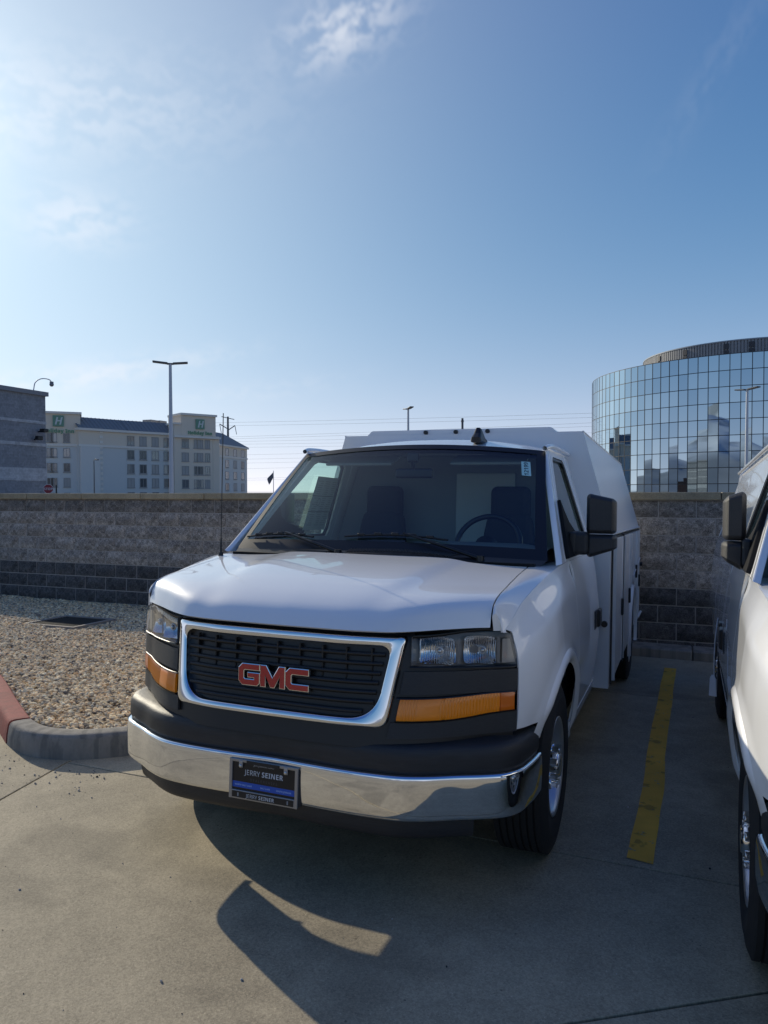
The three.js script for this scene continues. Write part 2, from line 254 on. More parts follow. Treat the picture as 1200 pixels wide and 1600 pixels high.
// ---------------------------------------------------------------- kerbs
const KERB = [[-9.5, -4.2], [-6.2, -2.35], [-3.9, -1.02], [-3.1, -0.47], [-2.68, -0.185], [-2.545, -0.10], [-2.42, -0.04], [-2.3, 0.0], [-2.18, 0.012], [-2.06, -0.004], [-1.94, -0.045], [-1.83, -0.115], [-1.7, -0.24], [-1.56, -0.42], [-1.45, -0.68], [-1.4, -1.05], [-1.385, -2], [-1.38, -3.6], [-1.38, -5.2]];
const kerbCurve = new THREE.CatmullRomCurve3(KERB.map(([x, z]) => V(x, 0, z)), false, 'centripetal');
{
  const N = 400, pts = kerbCurve.getSpacedPoints(N), tan = pts.map((_, i) => pts[Math.min(N, i + 1)].clone().sub(pts[Math.max(0, i - 1)]).normalize());
  const prof = [[0, -0.05], [0.004, 0.06], [0.012, 0.122], [0.02, 0.138], [0.034, 0.147], [0.06, 0.15], [0.10, 0.15], [0.14, 0.149], [0.152, 0.14], [0.155, -0.05]];
  const seg = (i0, i1) => {
    const wob = (i, k) => 0.004 * (fbm(i * 0.12, k * 1.3, 3, 101) - 0.5);
    const g = grid(i1 - i0, prof.length - 1, (u, v) => { const i = i0 + Math.round(u * (i1 - i0)), [d, y] = prof[Math.round(v * (prof.length - 1))], k = Math.round(v * 9), p = pts[i], t = tan[i]; return V(p.x + (t.z) * (d + wob(i, k)), y + (k > 0 && k < 9 ? wob(i, k + 20) : 0), p.z - t.x * (d + wob(i, k))); });
    const uv = g.attributes.uv; for (let q = 0; q < uv.count; q++) uv.setXY(q, uv.getX(q) * (i1 - i0) * 0.045, uv.getY(q) * 0.45);
    const cap = (i) => { const p = pts[i], t = tan[i]; const s = new THREE.ShapeGeometry(new THREE.Shape(prof.map(([d, y]) => new THREE.Vector2(d, y)))); s.applyMatrix4(new THREE.Matrix4().makeBasis(V(t.z, 0, -t.x), V(0, 1, 0), V(t.x, 0, t.z)).setPosition(p.x, 0, p.z)); return s; };
    return merge([g, cap(i0), cap(i1)]);
  };
  const idx = (x) => pts.findIndex((p) => p.x >= x), iRed = idx(-2.55);
  const kerb = onLot(structure('kerb'));
  const stain = (base, seed, dirt) => std(1, 0.88, { bumpMap: concreteBump, bumpScale: 0.0025, map: texture(1024, (u, v, i, j) => {
    const a = fbm(u * 10, v * 10, 5, seed, 10), b = fbm(u * 60, v * 60, 3, seed + 1, 60), st = sm(0.42, 0.68, fbm(u * 16, v * 7, 5, seed + 2, 7) * 0.75 + b * 0.25);
    const k = 0.85 + 0.4 * (a - 0.5) + 0.25 * (b - 0.5) + 0.06 * hash(i, j, seed); return s3(mix(base[0] * k, dirt[0], st * dirt[3]), mix(base[1] * k, dirt[1], st * dirt[3]), mix(base[2] * k, dirt[2], st * dirt[3]));
  }, true, 1) });
  M.kerb = stain([0.30, 0.275, 0.235], 111, [0.11, 0.105, 0.095, 0.62]);
  M.kerbRed = stain([0.36, 0.095, 0.075], 131, [0.13, 0.06, 0.05, 0.45]);
  const redEnd = iRed - 1;
  part(kerb, 'kerb_stone', seg(0, Math.floor(redEnd * 0.62)), M.kerbRed).userData.label = 'red painted kerb stone';
  part(kerb, 'kerb_stone', seg(Math.floor(redEnd * 0.62) + 1, redEnd), M.kerbRed).userData.label = 'red painted kerb stone';
  const cuts = [iRed, idx(-1.43), Math.round(mix(idx(-1.43), N, 0.5)), N];
  for (let k = 0; k < 3; k++) part(kerb, 'kerb_stone', seg(cuts[k] + (k ? 1 : 0), cuts[k + 1]), M.kerb);
  // kerb along the foot of the wall
  for (let x = -1.4; x < 9; x += 3.05) { const g = rbox(x + 0.004, x + 3.046, -0.08, 0.1, -5.63, -5.235, 0.02, 2); planarUV(g, 'x', 'z', 1, x, 0); part(kerb, 'kerb_stone', g, M.kerb); }
}
// ---------------------------------------------------------------- gravel bed with loose stones
{
  const KP = kerbCurve.getSpacedPoints(300);
  const kz = (x) => { let best = -9; for (let i = 0; i < 300; i++) { const a = KP[i], b = KP[i + 1]; if ((a.x - x) * (b.x - x) <= 0 && a.x !== b.x) best = Math.max(best, mix(a.z, b.z, (x - a.x) / (b.x - a.x))); } return best; };
  const hgt = (x, z) => mix(0.03, 0.118, sm(-2.1, -0.1, z - kz(x))) + 0.03 * (fbm(x * 1.1 + 20, z * 1.1 + 20, 3, 141) - 0.5) + 0.02 * (fbm(x * 4, z * 4, 2, 143) - 0.5);
  const g = grid(70, 40, (u, v) => { const x = mix(-20, -1.42, u), f = clamp(kz(x) - 0.13, -5.5, 0); return V(x, hgt(x, mix(f, -5.95, v)) - 0.022, mix(f, -5.95, v)); });
  const bed = onLot(structure('gravel_bed', new THREE.Mesh(planarUV(g, 'x', 'z'), std([0.28, 0.225, 0.185], 0.95, { bumpMap: blockBump, bumpScale: 0.01 }))));
  bed.receiveShadow = true;
  const R = rng(7), base = new THREE.IcosahedronGeometry(1, 1), P = base.attributes.position;
  for (let i = 0; i < P.count; i++) { const x = P.getX(i), y = P.getY(i), z = P.getZ(i), k = 1 + 0.34 * (fbm(x * 1.3 + 5, y * 1.3 + z * 2.1 + 5, 2, 151) - 0.5); P.setXYZ(i, x * k, y * k * 0.66, z * k * 0.82); }
  base.computeVertexNormals();
  const inv = QLOT.clone().invert(), list = [];
  const keep = (x, z) => { const p = V(x, 0.06, z).applyQuaternion(QLOT).sub(EYE), s = Math.sin(YAW), c = Math.cos(YAW), dx = p.x * c - p.z * s, dd = -p.x * s - p.z * c; return dd > 0 && dx / dd > -0.66; };
  const drain = (x, z) => x > -6.28 && x < -5.42 && z < -3.57 && z > -4.43;
  let tries = 0;
  while (list.length < 66000 && tries++ < 400000) {
    const x = mix(-11, -1.5, R()), z = mix(-5.86, 0.0, R());
    if (z > kz(x) - 0.165 || (x > -2.6 && z > kz(x) - 0.19) || !keep(x, z) || drain(x, z)) continue;
    if (x > -1.56) continue;
    list.push([x, z]);
  }
  const pal = [[0.84, 0.63, 0.41], [0.70, 0.52, 0.34], [0.58, 0.45, 0.31], [0.92, 0.75, 0.52], [0.40, 0.335, 0.275], [0.74, 0.51, 0.31], [0.20, 0.17, 0.15], [0.97, 0.85, 0.65], [0.64, 0.55, 0.44]];
  const m = new THREE.InstancedMesh(base, std(1, 0.8, { bumpMap: blockBump, bumpScale: 0.002 }), list.length), o = new THREE.Object3D(), c = new THREE.Color();
  list.forEach(([x, z], i) => {
    const s = 0.0098 + 0.0112 * R() ** 1.6; o.position.set(x, hgt(x, z) - 0.012 + 0.012 * R(), z); o.rotation.set((R() - 0.5) * 1.3, R() * 6.28, (R() - 0.5) * 1.3); o.scale.set(s * (0.9 + 0.7 * R()), s * (0.8 + 0.5 * R()), s); o.updateMatrix(); m.setMatrixAt(i, o.matrix);
    const p = pal[Math.floor(R() * pal.length)], k = 0.8 + 0.45 * R(); c.setRGB(p[0] * k, p[1] * k * 0.97, p[2] * k * 0.84); m.setColorAt(i, c);
  });
  m.name = 'gravel'; m.castShadow = m.receiveShadow = true; tag(m, 'tan and grey crushed stone spread between the kerb and the block wall', 'gravel', null, 'stuff'); scene.add(onLot(m));
  // drain grate
  const t = onLot(thing('drain_grate', 'black square drain grate with pale steel rim set in the gravel', 'drain grate'), -5.85, 0.035, -4.0, 0.06);
  const rim = std([0.30, 0.27, 0.24], 0.8, { bumpMap: concreteBump, bumpScale: 0.002 });
  part(t, 'rim', [box(-0.40, -0.355, -0.04, 0.022, -0.40, 0.40), box(0.355, 0.40, -0.04, 0.022, -0.40, 0.40), box(-0.355, 0.355, -0.04, 0.022, -0.40, -0.355), box(-0.355, 0.355, -0.04, 0.022, 0.355, 0.40)], rim);
  part(t, 'pit', box(-0.355, 0.355, -0.06, -0.03, -0.355, 0.355), M.black);
  for (let i = 0; i < 15; i++) part(t, 'grate_bar', box(-0.355, 0.355, -0.02, 0.012, -0.345 + i * 0.0485, -0.33 + i * 0.0485), std([0.03, 0.028, 0.027], 0.7));
}
// ---------------------------------------------------------------- split-face block wall with precast caps
{
  const wall = thing('block_wall', 'long grey split-face block wall with two-tone courses and precast concrete caps', 'wall', null, V(0, 0, -5.75));
  const BW = 0.4064, BH = 0.2032, T0 = 1.557;
  const variants = [];
  for (let k = 0; k < 6; k++) {
    const w = BW - 0.012, h = BH - 0.012, g = grid(6, 3, (u, v) => { const e = u === 0 || u === 1 || v === 0 || v === 1; return V((u - 0.5) * w, (v - 0.5) * h, e ? -0.004 : 0.006 + 0.016 * hash(Math.round(u * 6), Math.round(v * 3), k * 7 + 160)); });
    const sides = [[-w / 2, -h / 2, w / 2, -h / 2], [w / 2, -h / 2, w / 2, h / 2], [w / 2, h / 2, -w / 2, h / 2], [-w / 2, h / 2, -w / 2, -h / 2]].map(([x0, y0, x1, y1]) => grid(1, 1, (u, v) => V(mix(x0, x1, u), mix(y0, y1, u), mix(-0.03, -0.004, v))));
    const q = merge([g.toNonIndexed(), ...sides]); planarUV(q, 'x', 'y', 2.2, hash(k, 1, 170), hash(k, 2, 171)); variants.push(q);
  }
  const tone = (r, g, b, s) => std([r * s, g * s, b * s], 0.93, { map: blockMap, bumpMap: blockBump, bumpScale: 0.007 });
  const light = [0.9, 1.0, 1.1].map((s) => tone(0.98, 0.90, 0.83, s)), top = [0.9, 1.05].map((s) => tone(0.62, 0.59, 0.57, s)), dark = [0.88, 1.0, 1.14].map((s) => tone(0.29, 0.29, 0.30, s));
  const mat = (row, i, c) => row === 0 ? top[Math.floor(hash(c, row, 181) * 2)] : row < 5 ? light[Math.floor(hash(c, row, 182) * 3)] : dark[Math.floor(hash(c, row, 183) * 3)];
  const rest = [];
  for (let row = 0; row < 9; row++) for (let c = -40; c < 30; c++) {
    const x = (c + (row % 2 ? 0.5 : 0)) * BW + 0.26, y = T0 - (row + 0.5) * BH;
    const g = variants[Math.floor(hash(c, row, 190) * 6)];
    const seen = (x > -9.9 && x < -3.1) || (x > 0.9 && x < 2.8);
    if (seen && row < 8) { const b = part(wall, 'block', g, mat(row, 0, c)); b.position.set(x, y, 0); if (hash(c, row, 191) > 0.5) b.rotation.z = Math.PI; b.position.z = 0.004 * (hash(c, row, 192) - 0.5); } else { const q = g.clone(); q.translate(x, y, 0); rest.push([q, row < 5 ? 0 : 1]); }
  }
  const a = part(wall, 'blocks_behind_vehicles', rest.filter((r) => !r[1]).map((r) => r[0]), light[1]); a.userData.kind = 'stuff';
  const d = part(wall, 'lower_blocks_behind_vehicles', rest.filter((r) => r[1]).map((r) => r[0]), dark[1]); d.userData.kind = 'stuff';
  part(wall, 'mortar_core', box(-16.1, 12.4, T0 - 9 * BH, T0, -0.20, -0.009), std([0.42, 0.395, 0.37], 0.95, { bumpMap: concreteBump, bumpScale: 0.002 }));
  const cm = [0.92, 1.0, 1.07].map((s) => std([s, s * 0.985, s * 0.96], 0.9, { map: concreteMap, bumpMap: concreteBump, bumpScale: 0.002 }));
  for (let k = -6; k < 19; k++) { const x = -8.429 + k * 1.152; const g = rbox(x + 0.004, x + 1.148, T0 + 0.002, T0 + 0.093 + 0.004 * hash(k, 1, 195), -0.245, 0.04 + 0.004 * hash(k, 2, 196), 0.012, 2); planarUV(g, 'x', 'y', 1, k * 0.37, 0.1); part(wall, 'cap_stone', g, cm[Math.floor(hash(k, 3, 197) * 3)]); }
}

// ================================================================ WHITE VANS
// Every shape below is in the van's own frame: x to the driver's side, y up from the ground, z forward of the front axle.
const ZW = -0.045, YW = 0.385;                       // front wheel centre
const noseAt = curve([[0, 0.85], [0.25, 0.845], [0.45, 0.812], [0.53, 0.785], [0.65, 0.725], [0.75, 0.665], [0.813, 0.618], [0.86, 0.587], [0.9, 0.555], [0.93, 0.52], [0.955, 0.47]]);
const frontZ = (x, y) => { const a = Math.abs(x); return noseAt(a) + (0.03 + 0.15 * (1 - sm(0.55, 0.9, a))) * (1.08 - y); };
const sideProf = curve([[0.25, 0.93], [0.42, 0.968], [0.6, 1.0], [0.8, 1.02], [0.95, 1.018], [1.1, 1.004], [1.25, 0.985], [1.33, 0.966]]);
const taper = curve([[0.02, 0], [0.15, 0.006], [0.3, 0.024], [0.38, 0.040], [0.47, 0.067], [0.52, 0.088], [0.56, 0.112]]);
const sideX = (y, z) => sideProf(y) - taper(z);
const UP = (y) => 0.966 - (y - 1.31) * 0.312;       // flat glasshouse side
const hoodLead = curve([[0, 0.875], [0.25, 0.87], [0.45, 0.845], [0.55, 0.805], [0.65, 0.748], [0.75, 0.688], [0.813, 0.645]]);
const hoodG = curve([[0, 0], [0.03, 0.17], [0.08, 0.33], [0.2, 0.53], [0.39, 0.715], [0.7, 0.89], [1, 1]]), hoodC = curve([[0, 0], [0.025, 0.29], [0.07, 0.45], [0.2, 0.60], [0.39, 0.735], [0.7, 0.89], [1, 1]]);
function hoodPt(s, t) {
  const x = s * 0.817, a = Math.abs(x), z0 = hoodLead(a), z1 = -0.02 - 0.07 * (a / 0.82) ** 2, z = mix(z0, z1, t);
  const y0 = 1.10 + 0.016 * sm(0.45, 0.8, a), y1 = 1.338 - 0.022 * sm(0.3, 0.82, a);
  const rise = 0.011 * (1 - sm(0.43, 0.56, a + 0.10 * (1 - t))) * sm(0.1, 0.4, t);
  return V(x, mix(y0, y1, mix(hoodG(t), hoodC(t), sm(0.35, 0.7, a))) - 0.010 * sm(0.1, 0.4, t) + rise, z);
}
function hoodYat(x, z) { const a = Math.abs(x), z0 = hoodLead(a), z1 = -0.02 - 0.07 * (a / 0.82) ** 2; return hoodPt(x / 0.817, clamp((z0 - z) / (z0 - z1), 0, 1)).y; }
const creaseX = curve([[-0.5, 0.958], [-0.1, 0.945], [0.3, 0.912], [0.45, 0.892], [0.55, 0.878], [0.604, 0.858]]), creaseY = curve([[-0.5, 1.318], [-0.1, 1.298], [0.1, 1.27], [0.3, 1.232], [0.45, 1.186], [0.55, 1.132], [0.604, 1.094]]);
const archY = (z, r) => { const d = Math.abs(z - ZW); return d < r ? YW + 0.005 + Math.sqrt(r * r - d * d) : -1; };
const windA = (s) => V(0.892 * s, 1.336 + 0.016 * (1 - s * s), -0.226 + 0.085 * (1 - s * s)), windB = (s) => V(0.772 * s, 1.922 + 0.042 * (1 - s * s), -0.834 + 0.075 * (1 - s * s));
function windPt(s, t, off = 0) { const p = windA(s).lerp(windB(s), t); p.z += 0.03 * 4 * t * (1 - t) * (1 - 0.4 * s * s); p.y += 0.72 * off; p.z += 0.69 * off; return p; }
const roofY = (x, z) => { const u = Math.min(1, Math.abs(x) / 0.772), dz = -0.80 - z; return 1.924 + 0.030 * sm(0, 0.5, dz) + (0.042 + 0.045 * sm(0, 0.4, dz)) * (1 - u ** 2.4); };
function ringPath(c, r, m = 14, k = 8) {            // rounded polygon, corners listed clockwise, always the same number of points
  const out = [], n = c.length;
  for (let i = 0; i < n; i++) {
    const p = c[(i + n - 1) % n], q = c[i], s = c[(i + 1) % n], a = Math.hypot(p[0] - q[0], p[1] - q[1]), b = Math.hypot(s[0] - q[0], s[1] - q[1]), R = r[i];
    const A = [q[0] + (p[0] - q[0]) * R / a, q[1] + (p[1] - q[1]) * R / a], B = [q[0] + (s[0] - q[0]) * R / b, q[1] + (s[1] - q[1]) * R / b];
    for (let j = 0; j < k; j++) { const t = j / k, w0 = (1 - t) * (1 - t), w1 = 2 * t * (1 - t), w2 = t * t; out.push([A[0] * w0 + q[0] * w1 + B[0] * w2, A[1] * w0 + q[1] * w1 + B[1] * w2]); }
    const s2 = c[(i + 2) % n], bb = b, Rn = r[(i + 1) % n], E = [s[0] + (q[0] - s[0]) * Rn / bb, s[1] + (q[1] - s[1]) * Rn / bb];
    for (let j = 0; j < m; j++) { const t = j / m; out.push([mix(B[0], E[0], t), mix(B[1], E[1], t)]); }
  }
  return out;
}
const bumperPlan = (() => { const h = [[0, 0.892], [0.14, 0.90], [0.28, 0.905], [0.42, 0.902], [0.54, 0.886], [0.64, 0.845], [0.74, 0.785], [0.83, 0.735], [0.905, 0.68], [0.948, 0.605], [0.966, 0.52], [0.976, 0.44], [0.98, 0.37]]; const p = [...h.slice(1).reverse().map(([x, z]) => V(-x, 0, z)), ...h.map(([x, z]) => V(x, 0, z))]; return new THREE.CatmullRomCurve3(p, false, 'centripetal'); })();
const BP = bumperPlan.getSpacedPoints(160), BT = BP.map((_, i) => BP[Math.min(160, i + 1)].clone().sub(BP[Math.max(0, i - 1)]).normalize());
function bumperPt(s, inset, y) { const i = Math.round(s * 160), p = BP[i], t = BT[i]; return V(p.x + t.z * inset, y, p.z - t.x * inset); }
function bumperBand(prof, a = 0, b = 1, n = 160) { return grid(n, prof.length - 1, (u, v) => { const [d, y] = prof[Math.round(v * (prof.length - 1))]; return bumperPt(mix(a, b, u), d, y); }); }

function buildWheel(parent, x, z, side, name = 'wheel', dual = false) {
  const w = new THREE.Group(); w.name = name; w.position.set(x, YW, z); parent.add(w); const R = 0.387, f = side;
  const lathe = (pts, n = 48) => { const g = new THREE.LatheGeometry(pts.map(([r, t]) => new THREE.Vector2(r, t)), n); g.rotateZ(-Math.PI / 2 * f); return g; };   // t outwards
  const tread = []; for (let k = -3; k <= 3; k++) { const t = k * 0.03; tread.push([R - 0.0005, t - 0.011], [R, t - 0.009], [R, t + 0.009], [R - 0.0005, t + 0.011]); if (k < 3) tread.push([R - 0.009, t + 0.012], [R - 0.009, t + 0.018]); }
  part(w, 'tyre', lathe([[0.215, -0.105], [0.25, -0.118], [0.31, -0.122], [0.355, -0.115], [0.375, -0.106], ...tread, [0.375, 0.106], [0.355, 0.115], [0.318, 0.121], [0.312, 0.1235], [0.306, 0.122], [0.25, 0.118], [0.215, 0.105]], 72), M.rubber);
  const rim = part(w, 'rim', [lathe([[0.20, -0.1], [0.20, 0.0], [0.21, 0.06], [0.212, 0.098], [0.224, 0.106], [0.226, 0.112], [0.222, 0.114], [0.212, 0.108], [0.206, 0.09], [0.196, 0.05], [0.186, 0.035], [0.165, 0.04], [0.14, 0.062], [0.12, 0.072], [0.09, 0.075], [0.0, 0.075]], 64)], M.wheel);
  const holes = []; for (let k = 0; k < 8; k++) { const a = k / 8 * 6.283, g = new THREE.CylinderGeometry(0.02, 0.02, 0.012, 14); g.rotateZ(Math.PI / 2); g.scale(1, 1, 1.25); g.translate(0.055 * f, Math.cos(a) * 0.158, Math.sin(a) * 0.158); holes.push(g); }
  each(w, 'hand_hole', holes, M.black);
  const cap = [lathe([[0.0, 0.135], [0.045, 0.133], [0.055, 0.12], [0.058, 0.10], [0.105, 0.095], [0.112, 0.088], [0.112, 0.07]], 40)];
  for (let k = 0; k < 8; k++) { const a = k / 8 * 6.283 + 0.3; const g = new THREE.CylinderGeometry(0.0165, 0.0165, 0.03, 12); g.rotateZ(Math.PI / 2); g.translate(0.108 * f, Math.cos(a) * 0.084, Math.sin(a) * 0.084); cap.push(g); }
  part(w, 'hub_cap', cap, M.chrome);
  return w;
}

const font = await new FontLoader().loadAsync('fonts/droid/droid_sans_bold.typeface.json');
const fontR = await new FontLoader().loadAsync('fonts/droid/droid_sans_regular.typeface.json');
function canvasTex(w, h, draw) { const c = document.createElement('canvas'); c.width = w; c.height = h; draw(c.getContext('2d'), w, h); const t = new THREE.CanvasTexture(c); t.colorSpace = THREE.SRGBColorSpace; t.magFilter = THREE.LinearFilter; return t; }

function buildVanFront(root, opt) {
  const L = (name, g, mat, parent = root) => part(parent, name, g, mat);
  const both = (name, g, mat, parent = root) => [part(parent, name, g, mat), part(parent, name, mirrorX(g), mat)];
  // hood
  L('hood', shell(64, 44, (u, v) => hoodPt(2 * u - 1, v), 0.012), M.paint);
  // fenders
    const fend = (u, v) => {
    const q = u * u * 0.25 + u * 0.75, zAt = (zf) => mix(zf, -0.498, q);
    if (v <= 0.16) { const t = v / 0.16, z = zAt(mix(0.642, 0.604, t)), cx = creaseX(z), cy = creaseY(z), hy = hoodYat(0.8, z) - 0.001; return V(mix(0.824, cx, t), mix(hy, cy, t ** 1.6) + 0.003 * Math.sin(Math.PI * t), z); }
    const t = (v - 0.16) / 0.84, zc = zAt(mix(0.604, 0.549, sm(0, 0.10, t))), z = zc;
    const ar = archY(z, 0.487), lo = Math.max(ar, z > 0.2 ? 0.705 : 0.42), cx = creaseX(z), cy = creaseY(z);
    const y = mix(cy, lo, t), k = sm(-0.02, 0.15, cy - y);
    let x = mix(cx, sideX(y, z), k); const f = Math.hypot(z - ZW, y - YW); x += 0.012 * sm(0.60, 0.51, f) * sm(0.62, 0.75, y);
    return V(x, y, z);
  };
  const yTop = (x) => 1.078 + 0.026 * sm(0.56, 0.80, x) - 0.018 * sm(0.85, 0.905, x);
  const tip = grid(12, 3, (u, v) => { const a = fend(0, 0.16 + 0.10 * u - 0.26 * (1 - u) * 0.615), y = yTop(Math.min(0.9, a.x)) - 0.004; return V(a.x, mix(Math.min(y, a.y), a.y, v), mix(Math.min(a.z, frontZ(a.x, y) + 0.008), a.z, v)); });
  const fg = merge([shell(60, 6, (u, v) => fend(u, 0.16 * (1 - v)), 0.008), shell(60, 26, (u, v) => fend(u, 0.1601 + 0.8399 * (1 - v)), 0.008), tip]);
  const fenders = both('fender', fg, M.paint);
  // wheel arch lips
  const lip = (rr, dx) => { const pts = []; for (let i = 0; i <= 40; i++) { const a = mix(-0.12, Math.PI + 0.05, i / 40), y = YW + 0.005 + rr * Math.sin(a), z = ZW + rr * Math.cos(a); if (z > 0.5) continue; pts.push(V(sideX(Math.max(0.42, y), z) + dx, y, z)); } return pts; };
  const lg = grid(60, 6, (u, v) => { const a = mix(0.52, Math.PI + 0.02, u), r = mix(0.475, 0.55, v), y = YW + 0.005 + r * Math.sin(a), z = ZW + r * Math.cos(a), b = Math.sin(Math.PI * v); return V(sideX(Math.max(0.42, y), z) + 0.002 + 0.019 * Math.pow(b, 0.7) * sm(0, 0.12, u) * sm(1, 0.9, u), y, z); });
  fenders.forEach((f, i) => part(f, 'arch_lip', i ? mirrorX(lg) : lg, M.paint));
  // wheel well liners
  both('wheel_liner', grid(40, 1, (u, v) => { const a = mix(0.62, Math.PI + 0.3, u); return V(mix(0.62, 0.955, v), YW + 0.49 * Math.sin(a), ZW + 0.49 * Math.cos(a)); }), M.black);
  // black nose panel behind lamps and grille, sill under the hood edge
  const nose = (x0, x1, y0, y1) => grid(40, 6, (u, v) => { const x = mix(x0, x1, u), y = mix(y0, y1, v); return V(x, y, frontZ(x, y) - 0.016 - 0.02 * sm(1.07, 1.10, y)); });
  L('nose_panel', nose(-0.895, 0.895, 0.66, 0.958), M.trim); L('nose_panel', nose(-0.545, 0.545, 0.958, 1.105), M.trim); both('nose_panel', nose(0.545, 0.85, 1.09, 1.112), M.trim);
  L('lower_valance_panel', grid(60, 2, (u, v) => { const x = mix(-0.80, 0.80, u), y = mix(0.40, 0.66, v); return V(x, y, frontZ(x, 0.8) - 0.06); }), M.black);
  // chrome grille frame
  const oc = [[-0.527, 1.079], [0.527, 1.079], [0.476, 0.742], [-0.476, 0.742]], ic = [[-0.474, 1.041], [0.474, 1.041], [0.43, 0.772], [-0.43, 0.772]];
  const O = ringPath(oc, [0.02, 0.02, 0.035, 0.035], 26, 10), I = ringPath(ic, [0.05, 0.05, 0.11, 0.11], 26, 10), n = O.length;
  const fprof = [[1.0, -0.03], [1.0, 0.006], [0.93, 0.013], [0.75, 0.016], [0.5, 0.016], [0.25, 0.015], [0.08, 0.012], [0, 0.004], [0, -0.035]];
  L('grille_frame', grid(n, fprof.length - 1, (u, v) => { const i = Math.round(u * n) % n, [k, dz] = fprof[Math.round(v * (fprof.length - 1))], x = mix(I[i][0], O[i][0], k), y = mix(I[i][1], O[i][1], k); return V(x, y, frontZ(x, y) + dz); }), M.chrome);
  const gr = L('grille', grid(40, 8, (u, v) => { const x = mix(-0.46, 0.46, u), y = mix(0.765, 1.045, v); return V(x, y, frontZ(x, y) - 0.026); }), M.black);
  for (let k = 0; k < 7; k++) {
    const y = 1.008 - k * 0.0355, w = y > 0.83 ? 0.455 - (1.037 - y) * 0.165 : 0.40 - (0.83 - y) * 0.6;
    const sec = [[-0.008, -0.007], [-0.001, -0.0085], [0.004, -0.003], [0.004, 0.003], [-0.001, 0.0085], [-0.008, 0.007]];
    L('grille_bar', grid(30, 5, (u, v) => { const x = mix(-w, w, u), [dz, dy] = sec[Math.round(v * 5)]; return V(x, y + dy, frontZ(x, y) + dz); }), M.grille, gr);
  }
  const dv = []; for (let k = -4; k <= 4; k++) { const x = k * 0.1; { dv[k + 4] = box(x - 0.003, x + 0.003, 0.80, 1.03, frontZ(x, 0.9) - 0.034, frontZ(x, 0.9) - 0.015); } }
  each(gr, 'grille_divider', dv, M.grille);
  // headlamps, filler panels, turn signals
  const yT = (x) => 1.078 + 0.026 * sm(0.56, 0.80, x) - 0.018 * sm(0.85, 0.905, x), yB = (x) => 0.964 - 0.006 * sm(0.55, 0.92, x);
  const lampX = (u, v = 0.5) => mix(0.546, 0.905 - 0.022 * sm(0.35, 1, v), u);
  for (const s of [1, -1]) {
    const mg = (g) => s > 0 ? g : mirrorX(g);
    const lamp = new THREE.Group(); lamp.name = 'headlight'; root.add(lamp);
    part(lamp, 'lens', mg(grid(28, 8, (u, v) => { const x = lampX(u, v), y = mix(yB(x), yT(x), v); return V(x, y, frontZ(x, y) + 0.006 - 0.006 * Math.pow(2 * v - 1, 8)); })), M.lens);
    each(lamp, 'lens_rim', [0, 1].map((k) => mg(grid(28, 3, (u, v) => { const x = lampX(u, k), y = k ? yT(x) : yB(x), q = [[-0.004, 0.004], [0.004, 0.006], [0.004, -0.02], [-0.004, -0.02]][Math.round(v * 3)]; return V(x, y + q[0] * (k ? -1 : 1), frontZ(x, y) + q[1]); }))), M.trim);
    part(lamp, 'housing', mg(merge([grid(20, 4, (u, v) => { const x = lampX(u, v), y = mix(yB(x), yT(x), v); return V(x, y, frontZ(x, y) - 0.085 + 0.07 * sm(0.72, 1, u)); }), grid(20, 1, (u, v) => { const x = lampX(u); return V(x, yB(x), frontZ(x, yB(x)) - 0.085 * v); }), grid(20, 1, (u, v) => { const x = lampX(u, 1); return V(x, yT(x), frontZ(x, yT(x)) - 0.085 * v); }), grid(1, 4, (u, v) => V(0.546, mix(0.964, 1.078, v), frontZ(0.546, 1) - 0.085 * u))])), M.housing);
    for (const [cx, w, h, nm] of [[0.628, 0.071, 0.053, 'bulb'], [0.775, 0.064, 0.055, 'bulb']]) {
      const cz = frontZ(cx, 1.02) - 0.022, tl = cx > 0.7 ? 0.32 : 0.22;
      const bowl = grid(96, 20, (u, v) => { const a = u * 6.2832, r = v, sq = Math.pow(Math.pow(Math.abs(Math.cos(a)), 7) + Math.pow(Math.abs(Math.sin(a)), 7), -1 / 7); const x = r * w * sq * Math.cos(a), y = r * h * sq * Math.sin(a), fl = 0.0022 * Math.sin(x * 700) * sm(0.25, 0.45, r), rr = (x / w) ** 2 + (y / h) ** 2; return V(x, y, -0.052 + 0.027 * rr + fl); });
      bowl.rotateY(tl); bowl.translate(cx, 1.02, cz);
      const b = part(lamp, 'reflector', mg(bowl), M.reflector);
      const bz = cz - 0.03; const ring = new THREE.TorusGeometry(0.013, 0.004, 8, 24); ring.translate(cx + 0.004, 1.02, bz + 0.012); const bl = new THREE.SphereGeometry(0.0095, 16, 12); bl.translate(cx + 0.004, 1.02, bz + 0.014);
      part(lamp, nm, mg(merge([ring, bl])), M.steel);
    }
    const side = grid(6, 6, (u, v) => { const x = mix(0.852, 0.898 - 0.02 * v, u), y = mix(0.972, 1.066, v); return V(x, y, frontZ(x, y) - 0.012); });
    part(lamp, 'side_reflector', mg(side), std([0.30, 0.28, 0.25], 0.3));
    each(lamp, 'bezel', [grid(1, 6, (u, v) => V(mix(0.702, 0.709, u), mix(0.97, 1.072, v), frontZ(0.70, 1.02) - 0.016)), grid(1, 6, (u, v) => V(mix(0.832, 0.846, u), mix(0.97, 1.072, v), frontZ(0.84, 1.02) - 0.012))].map(mg), M.housing);
    const xo = (y) => 0.932 + 0.004;
    L('filler_panel', mg(shell(24, 8, (u, v) => { const y = mix(0.862, 0.948, v), x = mix(0.525 - (0.95 - y) * 0.13, 0.910, u); return V(x, y, frontZ(x, y) + 0.002); }, 0.01)), M.plastic);
